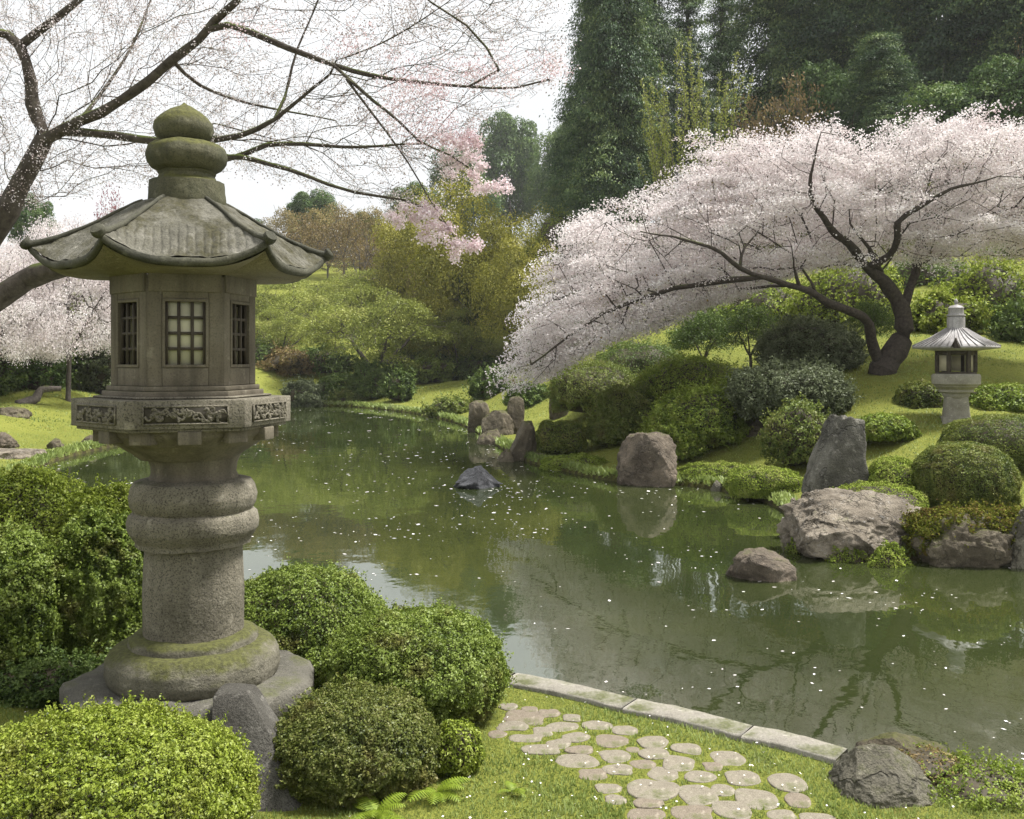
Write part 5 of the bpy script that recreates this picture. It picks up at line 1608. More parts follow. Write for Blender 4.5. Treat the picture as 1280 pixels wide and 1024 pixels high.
# ---- the sparse cherry whose limbs cross the top left of the picture
rngN = np.random.default_rng(12)
near = Arbor(9)
p9 = lambda x, y, Y=9.0: P(x, y, Y)
nb_ = np.array([-6.2, 9.6, 0.0]); nb_[2] = gz(-6.2, 9.6) - 0.1
near.limb([nb_, nb_ + [0.05, -.1, 0.9], p9(-95, 470), p9(-70, 425)], 0.2280, 0.1728, 0.2, 0.03)
near.limb([p9(-70, 425), p9(-30, 392), p9(5, 368), p9(30, 350), p9(62, 337, 8.9), p9(110, 328, 8.8), p9(180, 322, 8.8), p9(240, 318, 8.8)], 0.1520, 0.0504, 0.15, 0.03)
near.limb([p9(-70, 425), p9(-40, 350), p9(-12, 300), p9(6, 262), p9(22, 232), p9(42, 200), p9(56, 172)], 0.1444, 0.0900, 0.15, 0.03)
near.limb([p9(56, 172), p9(48, 150), p9(38, 128), p9(37, 100), p9(33, 75), p9(26, 56), p9(12, 42), p9(-20, 34)], 0.0874, 0.0432, 0.15, 0.03)
near.limb([p9(26, 56), p9(48, 38), p9(72, 20), p9(96, 2), p9(130, -25)], 0.0494, 0.0288, 0.15, 0.02)
near.limb([p9(50, 178), p9(76, 164, 8.9), p9(101, 151, 8.8), p9(128, 142, 8.7), p9(152, 130, 8.6), p9(186, 105, 8.5), p9(216, 78, 8.4), p9(248, 50, 8.3), p9(268, 24, 8.2), p9(296, 0, 8.1), p9(330, -30, 8)], 0.0646, 0.0324, 0.15, 0.025)
near.limb([p9(76, 164, 8.9), p9(110, 166, 8.8), p9(150, 170, 8.7), p9(197, 176, 8.6), p9(240, 180, 8.5), p9(270, 174, 8.4), p9(300, 168, 8.3), p9(343, 147, 8.2), p9(380, 118, 8.1), p9(410, 92, 8.0)], 0.0532, 0.0130, 0.15, 0.025)
near.limb([p9(240, 180, 8.5), p9(281, 200, 8.4), p9(332, 180, 8.3), p9(405, 181, 8.2), p9(470, 182, 8.0), p9(529, 182, 7.9)], 0.0319, 0.0072, 0.15, 0.02)
near.limb([p9(270, 196, 8.4), p9(300, 195, 8.3), p9(360, 211, 8.1), p9(410, 228, 8.0), p9(444, 238, 7.9), p9(500, 250, 7.8), p9(529, 262, 7.8), p9(557, 283, 7.7)], 0.0258, 0.0072, 0.15, 0.02)
near.limb([p9(258, 36, 8.2), p9(285, 30, 8.2), p9(315, 39, 8.1), p9(382, 68, 8.0), p9(439, 90, 7.9), p9(506, 104, 7.8), p9(585, 110, 7.7), p9(647, 110, 7.6), p9(688, 100, 7.5)], 0.0342, 0.0072, 0.15, 0.02)
near.limb([p9(416, 84, 7.9), p9(440, 106, 7.8), p9(467, 129, 7.8), p9(500, 155, 7.7), p9(523, 177, 7.7), p9(562, 196, 7.6), p9(590, 215, 7.6)], 0.0182, 0.0058, 0.15, 0.02)
near.limb([p9(430, 100, 7.8), p9(470, 150, 7.8), p9(510, 205, 7.7), p9(535, 250, 7.7), p9(552, 276, 7.7), p9(575, 310, 7.7)], 0.0122, 0.0043, 0.15, 0.02)
near.limb([p9(585, 110, 7.7), p9(624, 88, 7.6), p9(610, 60, 7.6), p9(585, 32, 7.6), p9(540, 4, 7.6), p9(520, -15, 7.6)], 0.0122, 0.0072, 0.15, 0.02)
near.limb([p9(343, 147, 8.2), p9(356, 120, 8.3), p9(372, 60, 8.4), p9(400, -10, 8.5)], 0.0167, 0.0072, 0.15, 0.02)
near.limb([p9(101, 151, 8.8), p9(130, 110, 9.1), p9(165, 60, 9.4), p9(190, -10, 9.7)], 0.0228, 0.0101, 0.15, 0.02)
near.limb([p9(216, 78, 8.4), p9(250, 110, 8.7), p9(310, 130, 9.0), p9(420, 150, 9.3)], 0.0198, 0.0072, 0.15, 0.02)
REG = [(-60, -60), (700, -60), (706, 60), (690, 112), (600, 150), (600, 215), (560, 280), (500, 262), (430, 250), (360, 228), (300, 215), (160, 235), (-60, 280)]
ptg = sample_poly(REG, 4600, rngN)
Yt = np.interp(ptg[:, 0], [-60, 700], [9.2, 7.6]) + rngN.uniform(-0.5, 1.5, len(ptg))
tgN = np.stack([(ptg[:, 0] - CX) / F * Yt, Yt, CH - (ptg[:, 1] - HY) / F * Yt], -1)
near.grow(tgN, bf=0.42, step=0.11, jit=0.06)
ntree = empty("cherry_tree", tuple(nb_))
tag(ntree, "near cherry with mossy trunk at the left edge, thin blossoming branches across upper left", "cherry tree")
near.pos = [q - nb_ for q in near.pos]
link("trunk", near.mesh("trunk", M['bark_mossy'], tip=0.0012, k=6, pw=2.7, rmax=0.0065), ntree)
A_ = np.array(near.pos); mr_ = np.array(near.minr)
twig_nodes = np.nonzero(mr_ < 0.012)[0]
dens = 0.5 + 0.6 * fbm(A_[twig_nodes] * 0.8, 3)
pick = twig_nodes[rngN.uniform(0, 1, len(twig_nodes)) < np.clip(0.04 + 0.66 * dens + 0.30 * fbm(A_[twig_nodes] * 3.1 + 4, 2), 0.02, 1)]
link("blossom", blossom_mesh("blossom", A_[pick], 24, 0.046, 0.0165, M['blossom_near'], rngN, tone=0.46, jitter=0.28), ntree)
# denser pink flower sprays towards the branch ends
pk = []
for cx_, cy_, rx_, ry_, n_, Y_ in ((565, 98, 80, 26, 30, 7.7), (625, 84, 40, 20, 14, 7.6), (530, 120, 60, 30, 26, 7.7), (560, 172, 36, 20, 30, 7.65), (508, 150, 45, 35, 16, 7.75), (470, 60, 60, 25, 12, 7.9), (300, 40, 40, 16, 14, 8.2),
                                  (688, 84, 20, 9, 12, 7.5)):
    q = rngN.normal(size=(n_, 2)) * 0.5
    Yq = Y_ + rngN.uniform(-0.3, 0.3, n_)
    pk.append(np.stack([(cx_ + q[:, 0] * rx_ - CX) / F * Yq, Yq, CH - (cy_ + q[:, 1] * ry_ - HY) / F * Yq], -1))
link("pink_blossom", blossom_mesh("pink_blossom", np.concatenate(pk) - nb_, 34, 0.06, 0.018, M['blossom_pink'], rngN, tone=0.4, jitter=0.2), ntree)
pm = []
for cx_, cy_, r_ in ((585, 172, 10), (598, 178, 8), (580, 188, 11), (592, 200, 12), (575, 207, 11), (604, 214, 8), (563, 178, 10), (556, 196, 9), (590, 218, 7), (608, 236, 10), (622, 234, 10), (632, 240, 7), (598, 234, 6),
                     (536, 258, 9), (543, 266, 8), (528, 270, 9), (518, 272, 7), (540, 282, 9), (550, 284, 7), (535, 295, 8), (548, 298, 8), (560, 284, 6), (508, 268, 5), (578, 308, 8), (590, 310, 9), (596, 308, 6), (570, 305, 7), (566, 319, 6), (486, 272, 6), (498, 274, 5), (560, 212, 7)):
    pm.append(P(cx_, cy_, 7.65))
pm = np.array(pm) + rngN.normal(size=(len(pm), 3)) * [0, 0.08, 0]
link("pink_blossom", blossom_mesh("pink_blossom", np.repeat(pm, 3, 0) + rngN.normal(size=(len(pm) * 3, 3)) * 0.022 - nb_, 60, 0.028, 0.022, M['blossom_pink'], rngN, tone=0.62, jitter=0.12), ntree)
po = np.array([P(x, y, 9) for x, y in ((12, 200), (40, 240), (5, 180), (60, 252))])
# ---- prototypes of background trees
def conifer_crown(seed, h=20.0, rad=4.0, nb=150, per=130, leaf=0.34, droop=0.35, z0=0.12, power=0.8, sparse=0.0, tiers=20):
    rng = np.random.default_rng(seed)
    C, T = [], []
    for k in range(nb):
        t = (k + rng.uniform(0, 1)) / nb
        t = z0 + (1 - z0) * (np.floor(t * tiers) + 0.5 + rng.uniform(-0.2, 0.2)) / tiers
        az = rng.uniform(0, 6.28)
        L = rad * ((1 - t) ** power) * rng.uniform(0.5, 1.25) + 0.25
        m = max(2, int(4 * L / rad * 2))
        tk = rng.normal() * 0.26
        for q in range(m):
            u = (q + 0.6) / m
            if rng.uniform() < sparse: continue
            T.append(tk)
            C.append([math.cos(az) * L * u, math.sin(az) * L * u, t * h + 0.18 * L * math.sin(u * 2.2) - droop * L * u * u])
    C = np.array(C)
    per_ = max(10, int(per * nb * 3 / max(len(C), 1) / 3))
    p = np.repeat(C, per_, 0); o = rng.normal(size=p.shape) * np.array([0.48, 0.48, 0.13]) * (rad / 4.0)
    out = unit(np.concatenate([p[:, :2], np.zeros((len(p), 1))], 1))
    p = p + o
    p[:, 2] -= np.maximum(0, np.linalg.norm(o[:, :2], axis=1) - 0.3) * 0.5
    tone = 0.42 + np.repeat(np.array(T) + rng.normal(size=len(C)) * 0.08, per_) + 0.16 * o[:, 2] / 0.13  # lit bough tops put into the colour: leaves above the middle are lighter
    tang = out * 0.7 + np.array([0, 0, -0.7])
    nn = out * 0.5 + np.array([0, 0, 0.8]) + rng.normal(size=p.shape) * 0.5
    return p, nn, tang, tone, leaf


def conifer(name, mat, seed, **kw):
    rng = np.random.default_rng(seed + 500)
    h = kw.get('h', 20.0)
    p, nn, tang, tone, leaf = conifer_crown(seed, **kw)
    root = empty(name, (0, 0, 0))
    link("crown", leaf_mesh("crown", p, nn, leaf, M[mat], rng, tone=tone, tang=tang, width=0.5), root)
    mb = MB(); z = np.linspace(-0.5, h * 0.98, 14)
    mb.tube(np.stack([0.12 * np.sin(z * .3), 0.1 * np.cos(z * .23), z], -1), np.linspace(0.42, 0.04, 14), 9)
    mb.build("trunk", M['bark'], root, smooth_=True)
    return root


def broadleaf(name, mat, seed, h=12.0, rad=5.0, blobs=46, per=420, leaf=0.26, crown0=0.25, trunk='bark', flat=0.8, blob=0.30, upl=0.5, nt=90, open_=0.0):
    rng = np.random.default_rng(seed)
    zc = h * (crown0 + (1 - crown0) / 2); rz = h * (1 - crown0) / 2
    d = sphere_dirs(blobs, rng)
    rr_ = rng.uniform(0.45, 0.85, (blobs, 1))
    C = d * rr_ * np.array([rad, rad, rz]) + [0, 0, zc]
    br_ = rad * blob * rng.uniform(0.7, 1.3, blobs)
    dd = sphere_dirs(blobs * per, rng); dd[:, 2] = np.where(dd[:, 2] < -0.35, -dd[:, 2], dd[:, 2])
    rs = rng.uniform(0.72, 1.06, (blobs * per, 1))
    o = dd * rs * np.repeat(br_, per)[:, None] * [1, 1, flat]
    cl = vnoise(o * 2.2 / (rad / 5) + np.repeat(C, per, 0))
    keep = rng.uniform(-1, 1, len(o)) < cl + 0.75 - open_
    p = np.repeat(C, per, 0) + o * (1 + 0.12 * cl[:, None])
    tone = 0.5 + np.repeat(rng.normal(size=blobs) * 0.13, per) + 0.16 * cl
    nn = dd + [0, 0, upl] + rng.normal(size=o.shape) * 0.5
    root = empty(name, (0, 0, 0))
    link("crown", leaf_mesh("crown", p[keep], nn[keep], leaf, M[mat], rng, tone=tone[keep]), root)
    ab = Arbor(seed)
    ab.limb([[0, 0, -0.4], [0.1, 0, h * 0.12], [0.15, 0.1, h * crown0 * 1.05], [0.0, 0.1, zc * 0.9]], 0.026 * h, 0.012 * h, 0.4, 0.08)
    ab.grow(np.concatenate([C, C[rng.integers(0, blobs, nt)] + rng.normal(size=(nt, 3)) * rad * 0.2]), bf=0.4, step=0.5)
    link("trunk", ab.mesh("trunk", M[trunk], tip=0.015, k=6, pw=2.3), root)
    return root


def place(proto, first, px, bot, top, Y, wpx, label, cat, h0, w0, rz, group=None, sink=0.3):
    """stand a tree of this kind where it is seen; first keeps the original itself"""
    o = proto if first else copy_tree(proto)
    x = (px - CX) / F * Y
    zb = min(gz(x, Y), CH - (bot - HY) / F * Y) - sink
    h = CH - (top - HY) / F * Y - zb
    w = wpx / F * Y
    o.location = (x, Y, zb); o.rotation_euler = (0, 0, rz)
    o.scale = (w / w0, w / w0, h / h0)
    return tag(o, label, cat, group)


cedarA = conifer("cedar_tree", 'conifer', 1, h=20, rad=4.0, nb=190, per=780, leaf=0.16, droop=0.5, power=0.5)
cedarB = conifer("cedar_tree", 'conifer', 2, h=20, rad=4.0, nb=190, per=780, leaf=0.16, droop=0.75, power=0.4)
pineC = conifer("conifer_tree", 'conifer', 3, h=20, rad=3.2, nb=120, per=420, leaf=0.15, droop=0.15, sparse=0.45, z0=0.2)
CG = "dark evergreens of the wood behind the cherry"
wood = [
    (cedarB, 768, 330, -130, 60, 150, "tall dark cedar with drooping sides left of the golden willow"),
    (cedarA, 742, 320, -50, 66, 100, "tall loose cedar beside the open sky, left of the drooping one"),
    (cedarA, 805, 300, -150, 70, 150, "very tall dark cedar behind the golden willow's left side"),
    (pineC, 905, 230, -60, 75, 120, "thin open conifer with sky showing through its branches"),
    (pineC, 860, 240, -80, 72, 110, "thin tall conifer just left of the open one with sky showing through"),
    (cedarB, 985, 220, -240, 66, 180, "big dark cedar behind the brown twiggy tree"),
    (cedarA, 1055, 220, -260, 62, 190, "tall dark cedar left of centre in the upper right wood"),
    (cedarB, 1140, 220, -260, 60, 210, "broad drooping cedar in the middle of the upper right wood"),
    (cedarA, 1220, 230, -260, 58, 200, "tall dark cedar right of centre in the upper right wood"),
    (cedarB, 1300, 240, -260, 56, 210, "broad dark cedar cut by the upper right edge"),
    (cedarB, 1100, 240, 40, 52, 130, "shorter dark cedar standing in front of the upper right wood, above the cherry's top"),
    (cedarA, 1400, 300, -120, 52, 190, "dark cedar outside the right edge of the picture"),
    (cedarB, 712, 330, 140, 85, 76, "dark cedar filling the gap left of the tall drooping cedar"),
]
usedp = set()
for k, (pr, x, b_, t_, Y_, w_, lb) in enumerate(wood):
    place(pr, id(pr) not in usedp, x, b_, t_, Y_, w_, lb, "conifer tree", 20.0, 8.0 if pr is not pineC else 6.4, k * 1.7, CG)
    usedp.add(id(pr))
everA = broadleaf("evergreen_tree", 'evergreen', 11, h=12, rad=5, blobs=60, per=650, leaf=0.27, crown0=0.12, open_=0.15)
everB = broadleaf("evergreen_tree", 'evergreen', 12, h=12, rad=5, blobs=46, per=720, leaf=0.27, crown0=0.12, open_=0.15, blob=0.36)
EG = "rounded evergreen trees behind the garden"
for k, (pr, x, b_, t_, Y_, w_, lb) in enumerate((
        (everA, 637, 300, 130, 175, 108, "rounded evergreen with layered boughs against the open sky"),
        (everB, 580, 320, 178, 165, 110, "lower dark evergreen left of the rounded one against the sky"),
        (everB, 1180, 260, 95, 50, 170, "leafy evergreen bulging over the cherry's crown in the upper right"),
        (everA, 1270, 260, 60, 48, 150, "leafy evergreen at the right edge above the cherry's crown"),
        (everB, 1030, 230, 70, 56, 120, "leafy evergreen behind the cherry's topmost twigs"),
        (everA, 390, 320, 232, 112, 74, "distant grey green tree above the rusty hillside"),
        (everB, 455, 320, 262, 120, 60, "distant low tree right of the grey green one above the rusty hillside"),
        (everA, 40, 330, 238, 80, 60, "distant dark tree above the pale cherry at the left edge"),
        (everB, 700, 300, 150, 150, 84, "light green evergreen between the rounded one and the tall cedars"),
        (everB, 575, 450, 335, 64, 90, "dark evergreen in the hollow behind the far hedge"),
        (everA, 520, 330, 225, 100, 80, "evergreen showing behind the pink blossom tips"),
        (everB, 300, 340, 270, 105, 80, "distant tree behind the lantern roof's right corner"))):
    place(pr, k < 2, x, b_, t_, Y_, w_, lb, "evergreen tree", 12.0, 10.4, k * 2.1, EG)
roundA = broadleaf("round_tree", 'gold', 21, h=9, rad=5, blobs=60, per=700, leaf=0.16, crown0=0.06, open_=-0.1, blob=0.34)
for k, (x, b_, t_, Y_, w_, lb) in enumerate((
        (588, 410, 226, 64, 172, "round olive gold tree with fine twigs in the centre of the background"),
        (652, 440, 298, 56, 120, "golden yellow tree left of the big cherry"),
        (515, 410, 248, 74, 120, "olive gold tree behind the pink blossom tips"),
        (540, 440, 350, 63, 110, "low golden tree behind the long dark hedge"),
        (680, 360, 265, 66, 100, "olive tree below the dark cedars, left of the cherry"))):
    place(roundA, k == 0, x, b_, t_, Y_, w_, lb, "tree", 9.0, 10.4, k * 1.3, "olive and golden trees of the far hillside")

hillA = broadleaf("hill_tree", 'ochre', 23, h=7, rad=4, blobs=50, per=420, leaf=0.17, crown0=0.1, open_=0.35, blob=0.32, trunk='bark_grey')
for k, (x, b_, t_, Y_, w_, lb) in enumerate((
        (300, 365, 270, 100, 80, "ochre tree behind the right corner of the lantern roof"),
        (352, 362, 258, 104, 80, "ochre tree under the distant grey green tree, left half of the hillside"),
        (415, 362, 250, 106, 86, "ochre tree in the middle of the rusty hillside"),
        (470, 366, 255, 98, 84, "ochre tree on the skyline below the distant low tree"),
        (520, 365, 275, 92, 80, "ochre tree just left of the pink blossom tips"),
        (548, 400, 312, 72, 90, "ochre tree in front of the round olive gold tree"))):
    place(hillA, k == 0, x, b_, t_, Y_, w_, lb, "tree", 7.0, 8.3, k * 1.9, "ochre trees along the far hillside")

# golden willow: upright wands with small leaves
rng = np.random.default_rng(31)
_wp = P(868, 262, 46); _wg = gz(_wp[0], _wp[1]) - 0.3; _wd = _wp[2] - 0.4 - _wg
wl_ = empty("willow", (_wp[0], _wp[1], _wg))
tag(wl_, "tall yellow green willow of upright wands between the dark cedars and the cherry's top", "willow")
mb = MB(); lp, ln = [], []
for k in range(54):
    xe = rng.uniform(-2.6, 2.6); he = rng.uniform(4.5, 9.6) * (1 - 0.12 * abs(xe)) + _wd; ye = rng.uniform(-1.5, 1.5)
    x0 = xe * 0.35 + rng.normal() * 0.2
    t = np.linspace(0, 1, 9)[:, None]
    c = np.array([x0, ye * 0.3, 0]) + np.concatenate([(xe - x0) * t ** 1.3, ye * 0.7 * t, he * t], 1) + rng.normal(size=(9, 3)) * 0.05
    mb.tube(c, np.linspace(0.035, 0.008, 9), 5)
    m = 190
    u = rng.uniform(0.4, 1, m); ip = np.stack([np.interp(u, t[:, 0], c[:, q]) for q in range(3)], -1)
    lp.append(ip + rng.normal(size=(m, 3)) * 0.06); ln.append(rng.normal(size=(m, 3)) + [0, -0.3, 0.2])
lp = np.concatenate(lp); ln = np.concatenate(ln)
mb.build("stem", M['bark_grey'], wl_, smooth_=True)
link("foliage", leaf_mesh("foliage", lp, ln, 0.16, M['maple'], rng, tone=0.55 + 0 * lp[:, 0], width=0.4), wl_)


# bare and rusty twiggy trees
def twiggy(name, mat, seed, h=6.0, rad=3.0, n=260, per=16, leaf=0.13, sig=0.16, trunk='bark_grey', flat=0.75, stems=3, z0=0.25, tone=0.5, tip=0.012, lay=0.0):
    rng = np.random.default_rng(seed)
    d = sphere_dirs(n, rng); d[:, 2] = np.abs(d[:, 2])
    tg_ = d * rng.uniform(0.35, 1.0, (n, 1)) ** 0.6 * [rad, rad, h * (1 - z0)] + [0, 0, h * z0]
    if lay: tg_[:, 2] = np.round(tg_[:, 2] / lay) * lay + rng.normal(size=n) * 0.08 - 0.03 * (tg_[:, 0] ** 2 + tg_[:, 1] ** 2) / rad
    ab = Arbor(seed)
    ab.limb([[0, 0, -0.4], [0.05, 0, h * 0.15], [0.0, 0.05, h * 0.3]], 0.03 * h, 0.024 * h, 0.2, 0.04)
    for q in range(stems):
        az = q * 6.28 / stems + rng.uniform(0, 1)
        c_, s_ = math.cos(az), math.sin(az)
        ab.limb([[0, 0.05, h * 0.28], [c_ * rad * .2, s_ * rad * .2, h * 0.45], [c_ * rad * .5, s_ * rad * .5, h * 0.68]], 0.018 * h, 0.008 * h, 0.25, 0.06)
    ab.grow(tg_, bf=0.3, step=0.3, jit=0.1)
    root = empty(name, (0, 0, 0))
    link("trunk", ab.mesh("trunk", M[trunk], tip=tip, k=5, pw=2.4, rmax=0.09), root)
    if per:
        p, o = tufts(tg_, per, sig, rng, 0.5)
        tn = tone + np.repeat(rng.normal(size=n) * 0.15, per)
        link("crown", leaf_mesh("crown", p, rng.normal(size=p.shape) + [0, 0, 0.8], leaf, M[mat], rng, tone=tn), root)
    return root


rusty = twiggy("twiggy_tree", 'orange', 41, per=14, leaf=0.17, sig=0.28, n=300)
for k, (x, b_, t_, Y_, w_, lb) in enumerate((
        (385, 345, 268, 92, 80, "rusty orange twiggy tree right of the lantern roof"),
        (430, 345, 258, 88, 70, "rusty twiggy tree with a golden leafy wand above the yellow green hillside"),
        (335, 350, 285, 94, 70, "rusty twiggy tree touching the lantern roof's right eave"),
        (475, 355, 285, 84, 76, "rusty twiggy tree left of the pink blossom tips"),
        (990, 200, 92, 54, 120, "brown twiggy tree between the golden willow and the dark cedars"),
        (940, 215, 120, 56, 90, "brown twiggy tree right behind the golden willow"))):
    place(rusty, k == 0, x, b_, t_, Y_, w_, lb, "tree", 6.0, 6.2, k * 1.1, "rusty twiggy trees of the hillside")
bare = twiggy("bare_tree", 'orange', 42, per=5, leaf=0.12, sig=0.3, n=380, tip=0.016)
for k, (x, b_, t_, Y_, w_, lb) in enumerate((
        (450, 350, 285, 80, 70, "bare grey tree in the middle of the hillside thicket"),
        (505, 360, 280, 76, 80, "bare grey tree below the pink blossom tips"),
        (410, 348, 290, 86, 60, "bare grey tree left of centre in the hillside thicket"),
        (1300, 180, 20, 50, 110, "bare pale branches reaching in at the upper right edge"))):
    place(bare, k == 0, x, b_, t_, Y_, w_, lb, "tree", 6.0, 6.2, k * 1.9, "bare grey trees of the hillside")
redt = twiggy("maple_tree", 'redleaf', 44, per=16, leaf=0.2, sig=0.3, n=160)
place(redt, True, 137, 300, 230, 72, 44, "small red leaved maple above the pale cherry at the left", "maple tree", 6.0, 6.2, 0.3)

# spreading yellow green maples in layers on the far hillside
def layered(name, mat, seed, h=6.0, rad=5.0, pads=80, per=330, leaf=0.13, trunk='bark', z0=0.3, tone=0.5):
    """a tree whose leaves lie in wide thin tiers with dark gaps between them"""
    rng = np.random.default_rng(seed)
    r_ = rad * np.sqrt(rng.uniform(0.02, 1, pads)) * 0.86; az = rng.uniform(0, 6.28, pads)
    top = h * (1 - 0.42 * (r_ / rad) ** 2)
    z = h * z0 + (top - h * z0) * rng.uniform(0, 1, pads) ** 0.55
    C = np.stack([r_ * np.cos(az), r_ * np.sin(az), z], -1)
    pr = rad * rng.uniform(0.13, 0.27, pads)
    an = rng.uniform(0, 6.28, (pads, per)); q = np.sqrt(rng.uniform(0, 1, (pads, per))) * (1 + 0.25 * np.sin(an * 3 + az[:, None]))
    p = C[:, None] + np.stack([np.cos(an) * q * pr[:, None], np.sin(an) * q * pr[:, None], rng.normal(size=(pads, per)) * 0.13 - 0.30 * q ** 2 * pr[:, None] + (np.cos(an - az[:, None]) * q * pr[:, None]) * -0.22], -1)
    p = p.reshape(-1, 3)
    keep = rng.uniform(-1, 1, len(p)) < vnoise(p * np.array([1.6, 1.6, 3.0]) + seed) + 0.75
    tn = tone + np.repeat(rng.normal(size=pads) * 0.17, per) + rng.normal(size=len(p)) * 0.05
    root = empty(name, (0, 0, 0))
    link("crown", leaf_mesh("crown", p[keep], rng.normal(size=(keep.sum(), 3)) * 0.6 + [0, 0, 1], leaf, M[mat], rng, tone=tn[keep]), root)
    ab = Arbor(seed)
    ab.limb([[0, 0, -0.4], [0.05, 0, h * 0.08], [0.0, 0.05, h * 0.16]], 0.045 * h, 0.035 * h, 0.2, 0.04)
    for k in range(5):
        a_ = k * 1.256 + rng.uniform(0, 0.6); c_, s_ = math.cos(a_), math.sin(a_)
        ab.limb([[0, 0.05, h * 0.14], [c_ * rad * .2, s_ * rad * .2, h * 0.34], [c_ * rad * .5, s_ * rad * .5, h * 0.58]], 0.024 * h, 0.012 * h, 0.25, 0.08)
    ab.grow(np.concatenate([C, C[rng.integers(0, pads, 120)] + rng.normal(size=(120, 3)) * [rad * .14, rad * .14, 0.05]]) - [0, 0, 0.08], bf=0.3, step=0.35, jit=0.1)
    link("trunk", ab.mesh("trunk", M[trunk], tip=0.014, k=6, pw=2.3, rmax=0.11), root)
    return root


mapleA = layered("maple_tree", 'maple', 45)
for k, (x, b_, t_, Y_, w_, lb) in enumerate((
        (470, 464, 356, 57, 215, "spreading layered maple with a forked dark trunk on the far bank"),
        (372, 442, 350, 70, 200, "yellow green maple on the far hillside right of the lantern chamber"),
        (460, 400, 338, 78, 170, "yellow green maple high on the far hillside, behind the spreading one"),
        (330, 405, 335, 84, 140, "yellow green maple high on the hillside beside the lantern's roof"),
        (545, 430, 372, 66, 120, "yellow green maple right of the spreading one, above the long hedge"),
        (400, 405, 360, 80, 150, "low yellow green maple in the middle of the far hillside"),
        (520, 395, 345, 82, 130, "yellow green maple below the olive gold trees"),
        (350, 455, 385, 62, 130, "low yellow green maple at the far waterline right of the lantern chamber"),
        (290, 440, 350, 68, 150, "yellow green maple mostly hidden behind the lantern chamber"),
        (575, 440, 385, 61, 110, "low yellow green maple beside the dark hollow, left of the golden tree"))):
    place(mapleA, k == 0, x, b_, t_, Y_, w_, lb, "maple tree", 6.0, 10.6, k * 0.9, "yellow green maples of the far hillside")

# pale cherries of the left background
leftc = twiggy("cherry_tree", 'blossom', 46, h=6, rad=4.6, n=700, per=110, leaf=0.075, sig=0.26, trunk='bark', stems=5, z0=0.3, tone=0.5)
for k, (x, b_, t_, Y_, w_, lb) in enumerate((
        (85, 445, 268, 36, 220, "pale cherry behind the lantern at the left"),
        (-20, 450, 290, 33, 200, "pale cherry drooping at the left edge below the mossy limb"),
        (150, 440, 262, 46, 170, "pale cherry further back, just left of the lantern chamber"))):
    place(leftc, k == 0, x, b_, t_, Y_, w_, lb, "cherry tree", 6.0, 9.4, k * 2.0, "pale cherries of the left background")
# two dark little trees under the big cherry
dk = twiggy("small_tree", 'dark', 48, h=5, rad=2.2, n=200, per=40, leaf=0.13, sig=0.25, trunk='bark', z0=0.45)
for k, (x, b_, t_, Y_, w_, lb) in enumerate(((938, 462, 375, 28, 80, "small dark leafed tree under the cherry, left of the grey green shrubs"),
                                           (880, 455, 385, 30, 80, "small leaning dark tree under the middle of the cherry's crown"),
                                           (1090, 440, 370, 26.5, 60, "leafy shoots at the left of the cherry's trunk"))):
    place(dk, k == 0, x, b_, t_, Y_, w_, lb, "tree", 5.0, 4.6, k * 2.2)

# ================================================================== grass, hillside cover and petals
rng = np.random.default_rng(90)


def scatter_ground(N, y0, y1, seed, xr=0.66):
    rng = np.random.default_rng(seed)
    Y = y0 * (y1 / y0) ** rng.uniform(0, 1, N)
    X = rng.uniform(-xr, xr, N) * (Y + 1.0)
    sd = pond_dist(np.stack([X, Y], -1))
    ok = sd > 0.03
    X, Y, sd = X[ok], Y[ok], sd[ok]
    return np.stack([X, Y, terrain_z(np.stack([X, Y], -1))], -1), sd


g, sd = scatter_ground(330000, 3.2, 8.0, 1)
if len(PAVE_XY):
    inside = np.zeros(len(g), bool)
    for x, y, a_, b_ in PAVE_XY:
        inside |= ((g[:, 0] - x) / (a_ * 1.02 + 0.004)) ** 2 + ((g[:, 1] - y) / (b_ * 1.02 + 0.014)) ** 2 < 1
    g = g[~inside]
hh = rng.uniform(0.008, 0.026, len(g)) * (1 + 0.5 * fbm(g * 2.0, 3))


def blades(g, hh, wd, rng, lean=0.7):
    az = rng.uniform(0, 6.28, len(g))
    d = np.stack([np.cos(az), np.sin(az), 0 * az], -1); s_ = np.stack([-np.sin(az), np.cos(az), 0 * az], -1)
    tip = g + d * (hh * lean * rng.uniform(0, 1, len(g)))[:, None] + np.array([0, 0, 1]) * hh[:, None]
    g = g - np.array([0, 0, 0.004])
    v = np.stack([g - s_ * wd[:, None], g + s_ * wd[:, None], tip], 1).reshape(-1, 3)
    return v, np.arange(len(g) * 3).reshape(-1, 3)


v, f = blades(g, hh, hh * 0.16 + 0.001, rng, 1.0)
tn = np.clip(0.5 + 0.3 * fbm(g * 1.3, 4) + rng.normal(size=len(g)) * 0.15, 0, 1)
me = make_mesh("lawn_grass", v, [f], M['grass'], rnd=np.repeat(tn, 3), smooth_=False)
tag(link("lawn_grass", me), "short green lawn grass between and around the paving stones", "grass", kind="stuff")
g, sd = scatter_ground(300000, 8.0, 75.0, 2)
keep = rng.uniform(0, 1, len(g)) < np.where(g[:, 1] > 40, 0.7, 1)
g = g[keep]; sd = sd[keep]
hh = (0.014 + 0.0009 * g[:, 1]) * rng.uniform(0.5, 1.3, len(g)) * (1 + 0.45 * fbm(g * np.array([0.8, 0.8, 0]) + 4, 3)) * (1 + 0.6 * (sd[:] < 0.35))
hh = np.maximum(hh, 0.01)
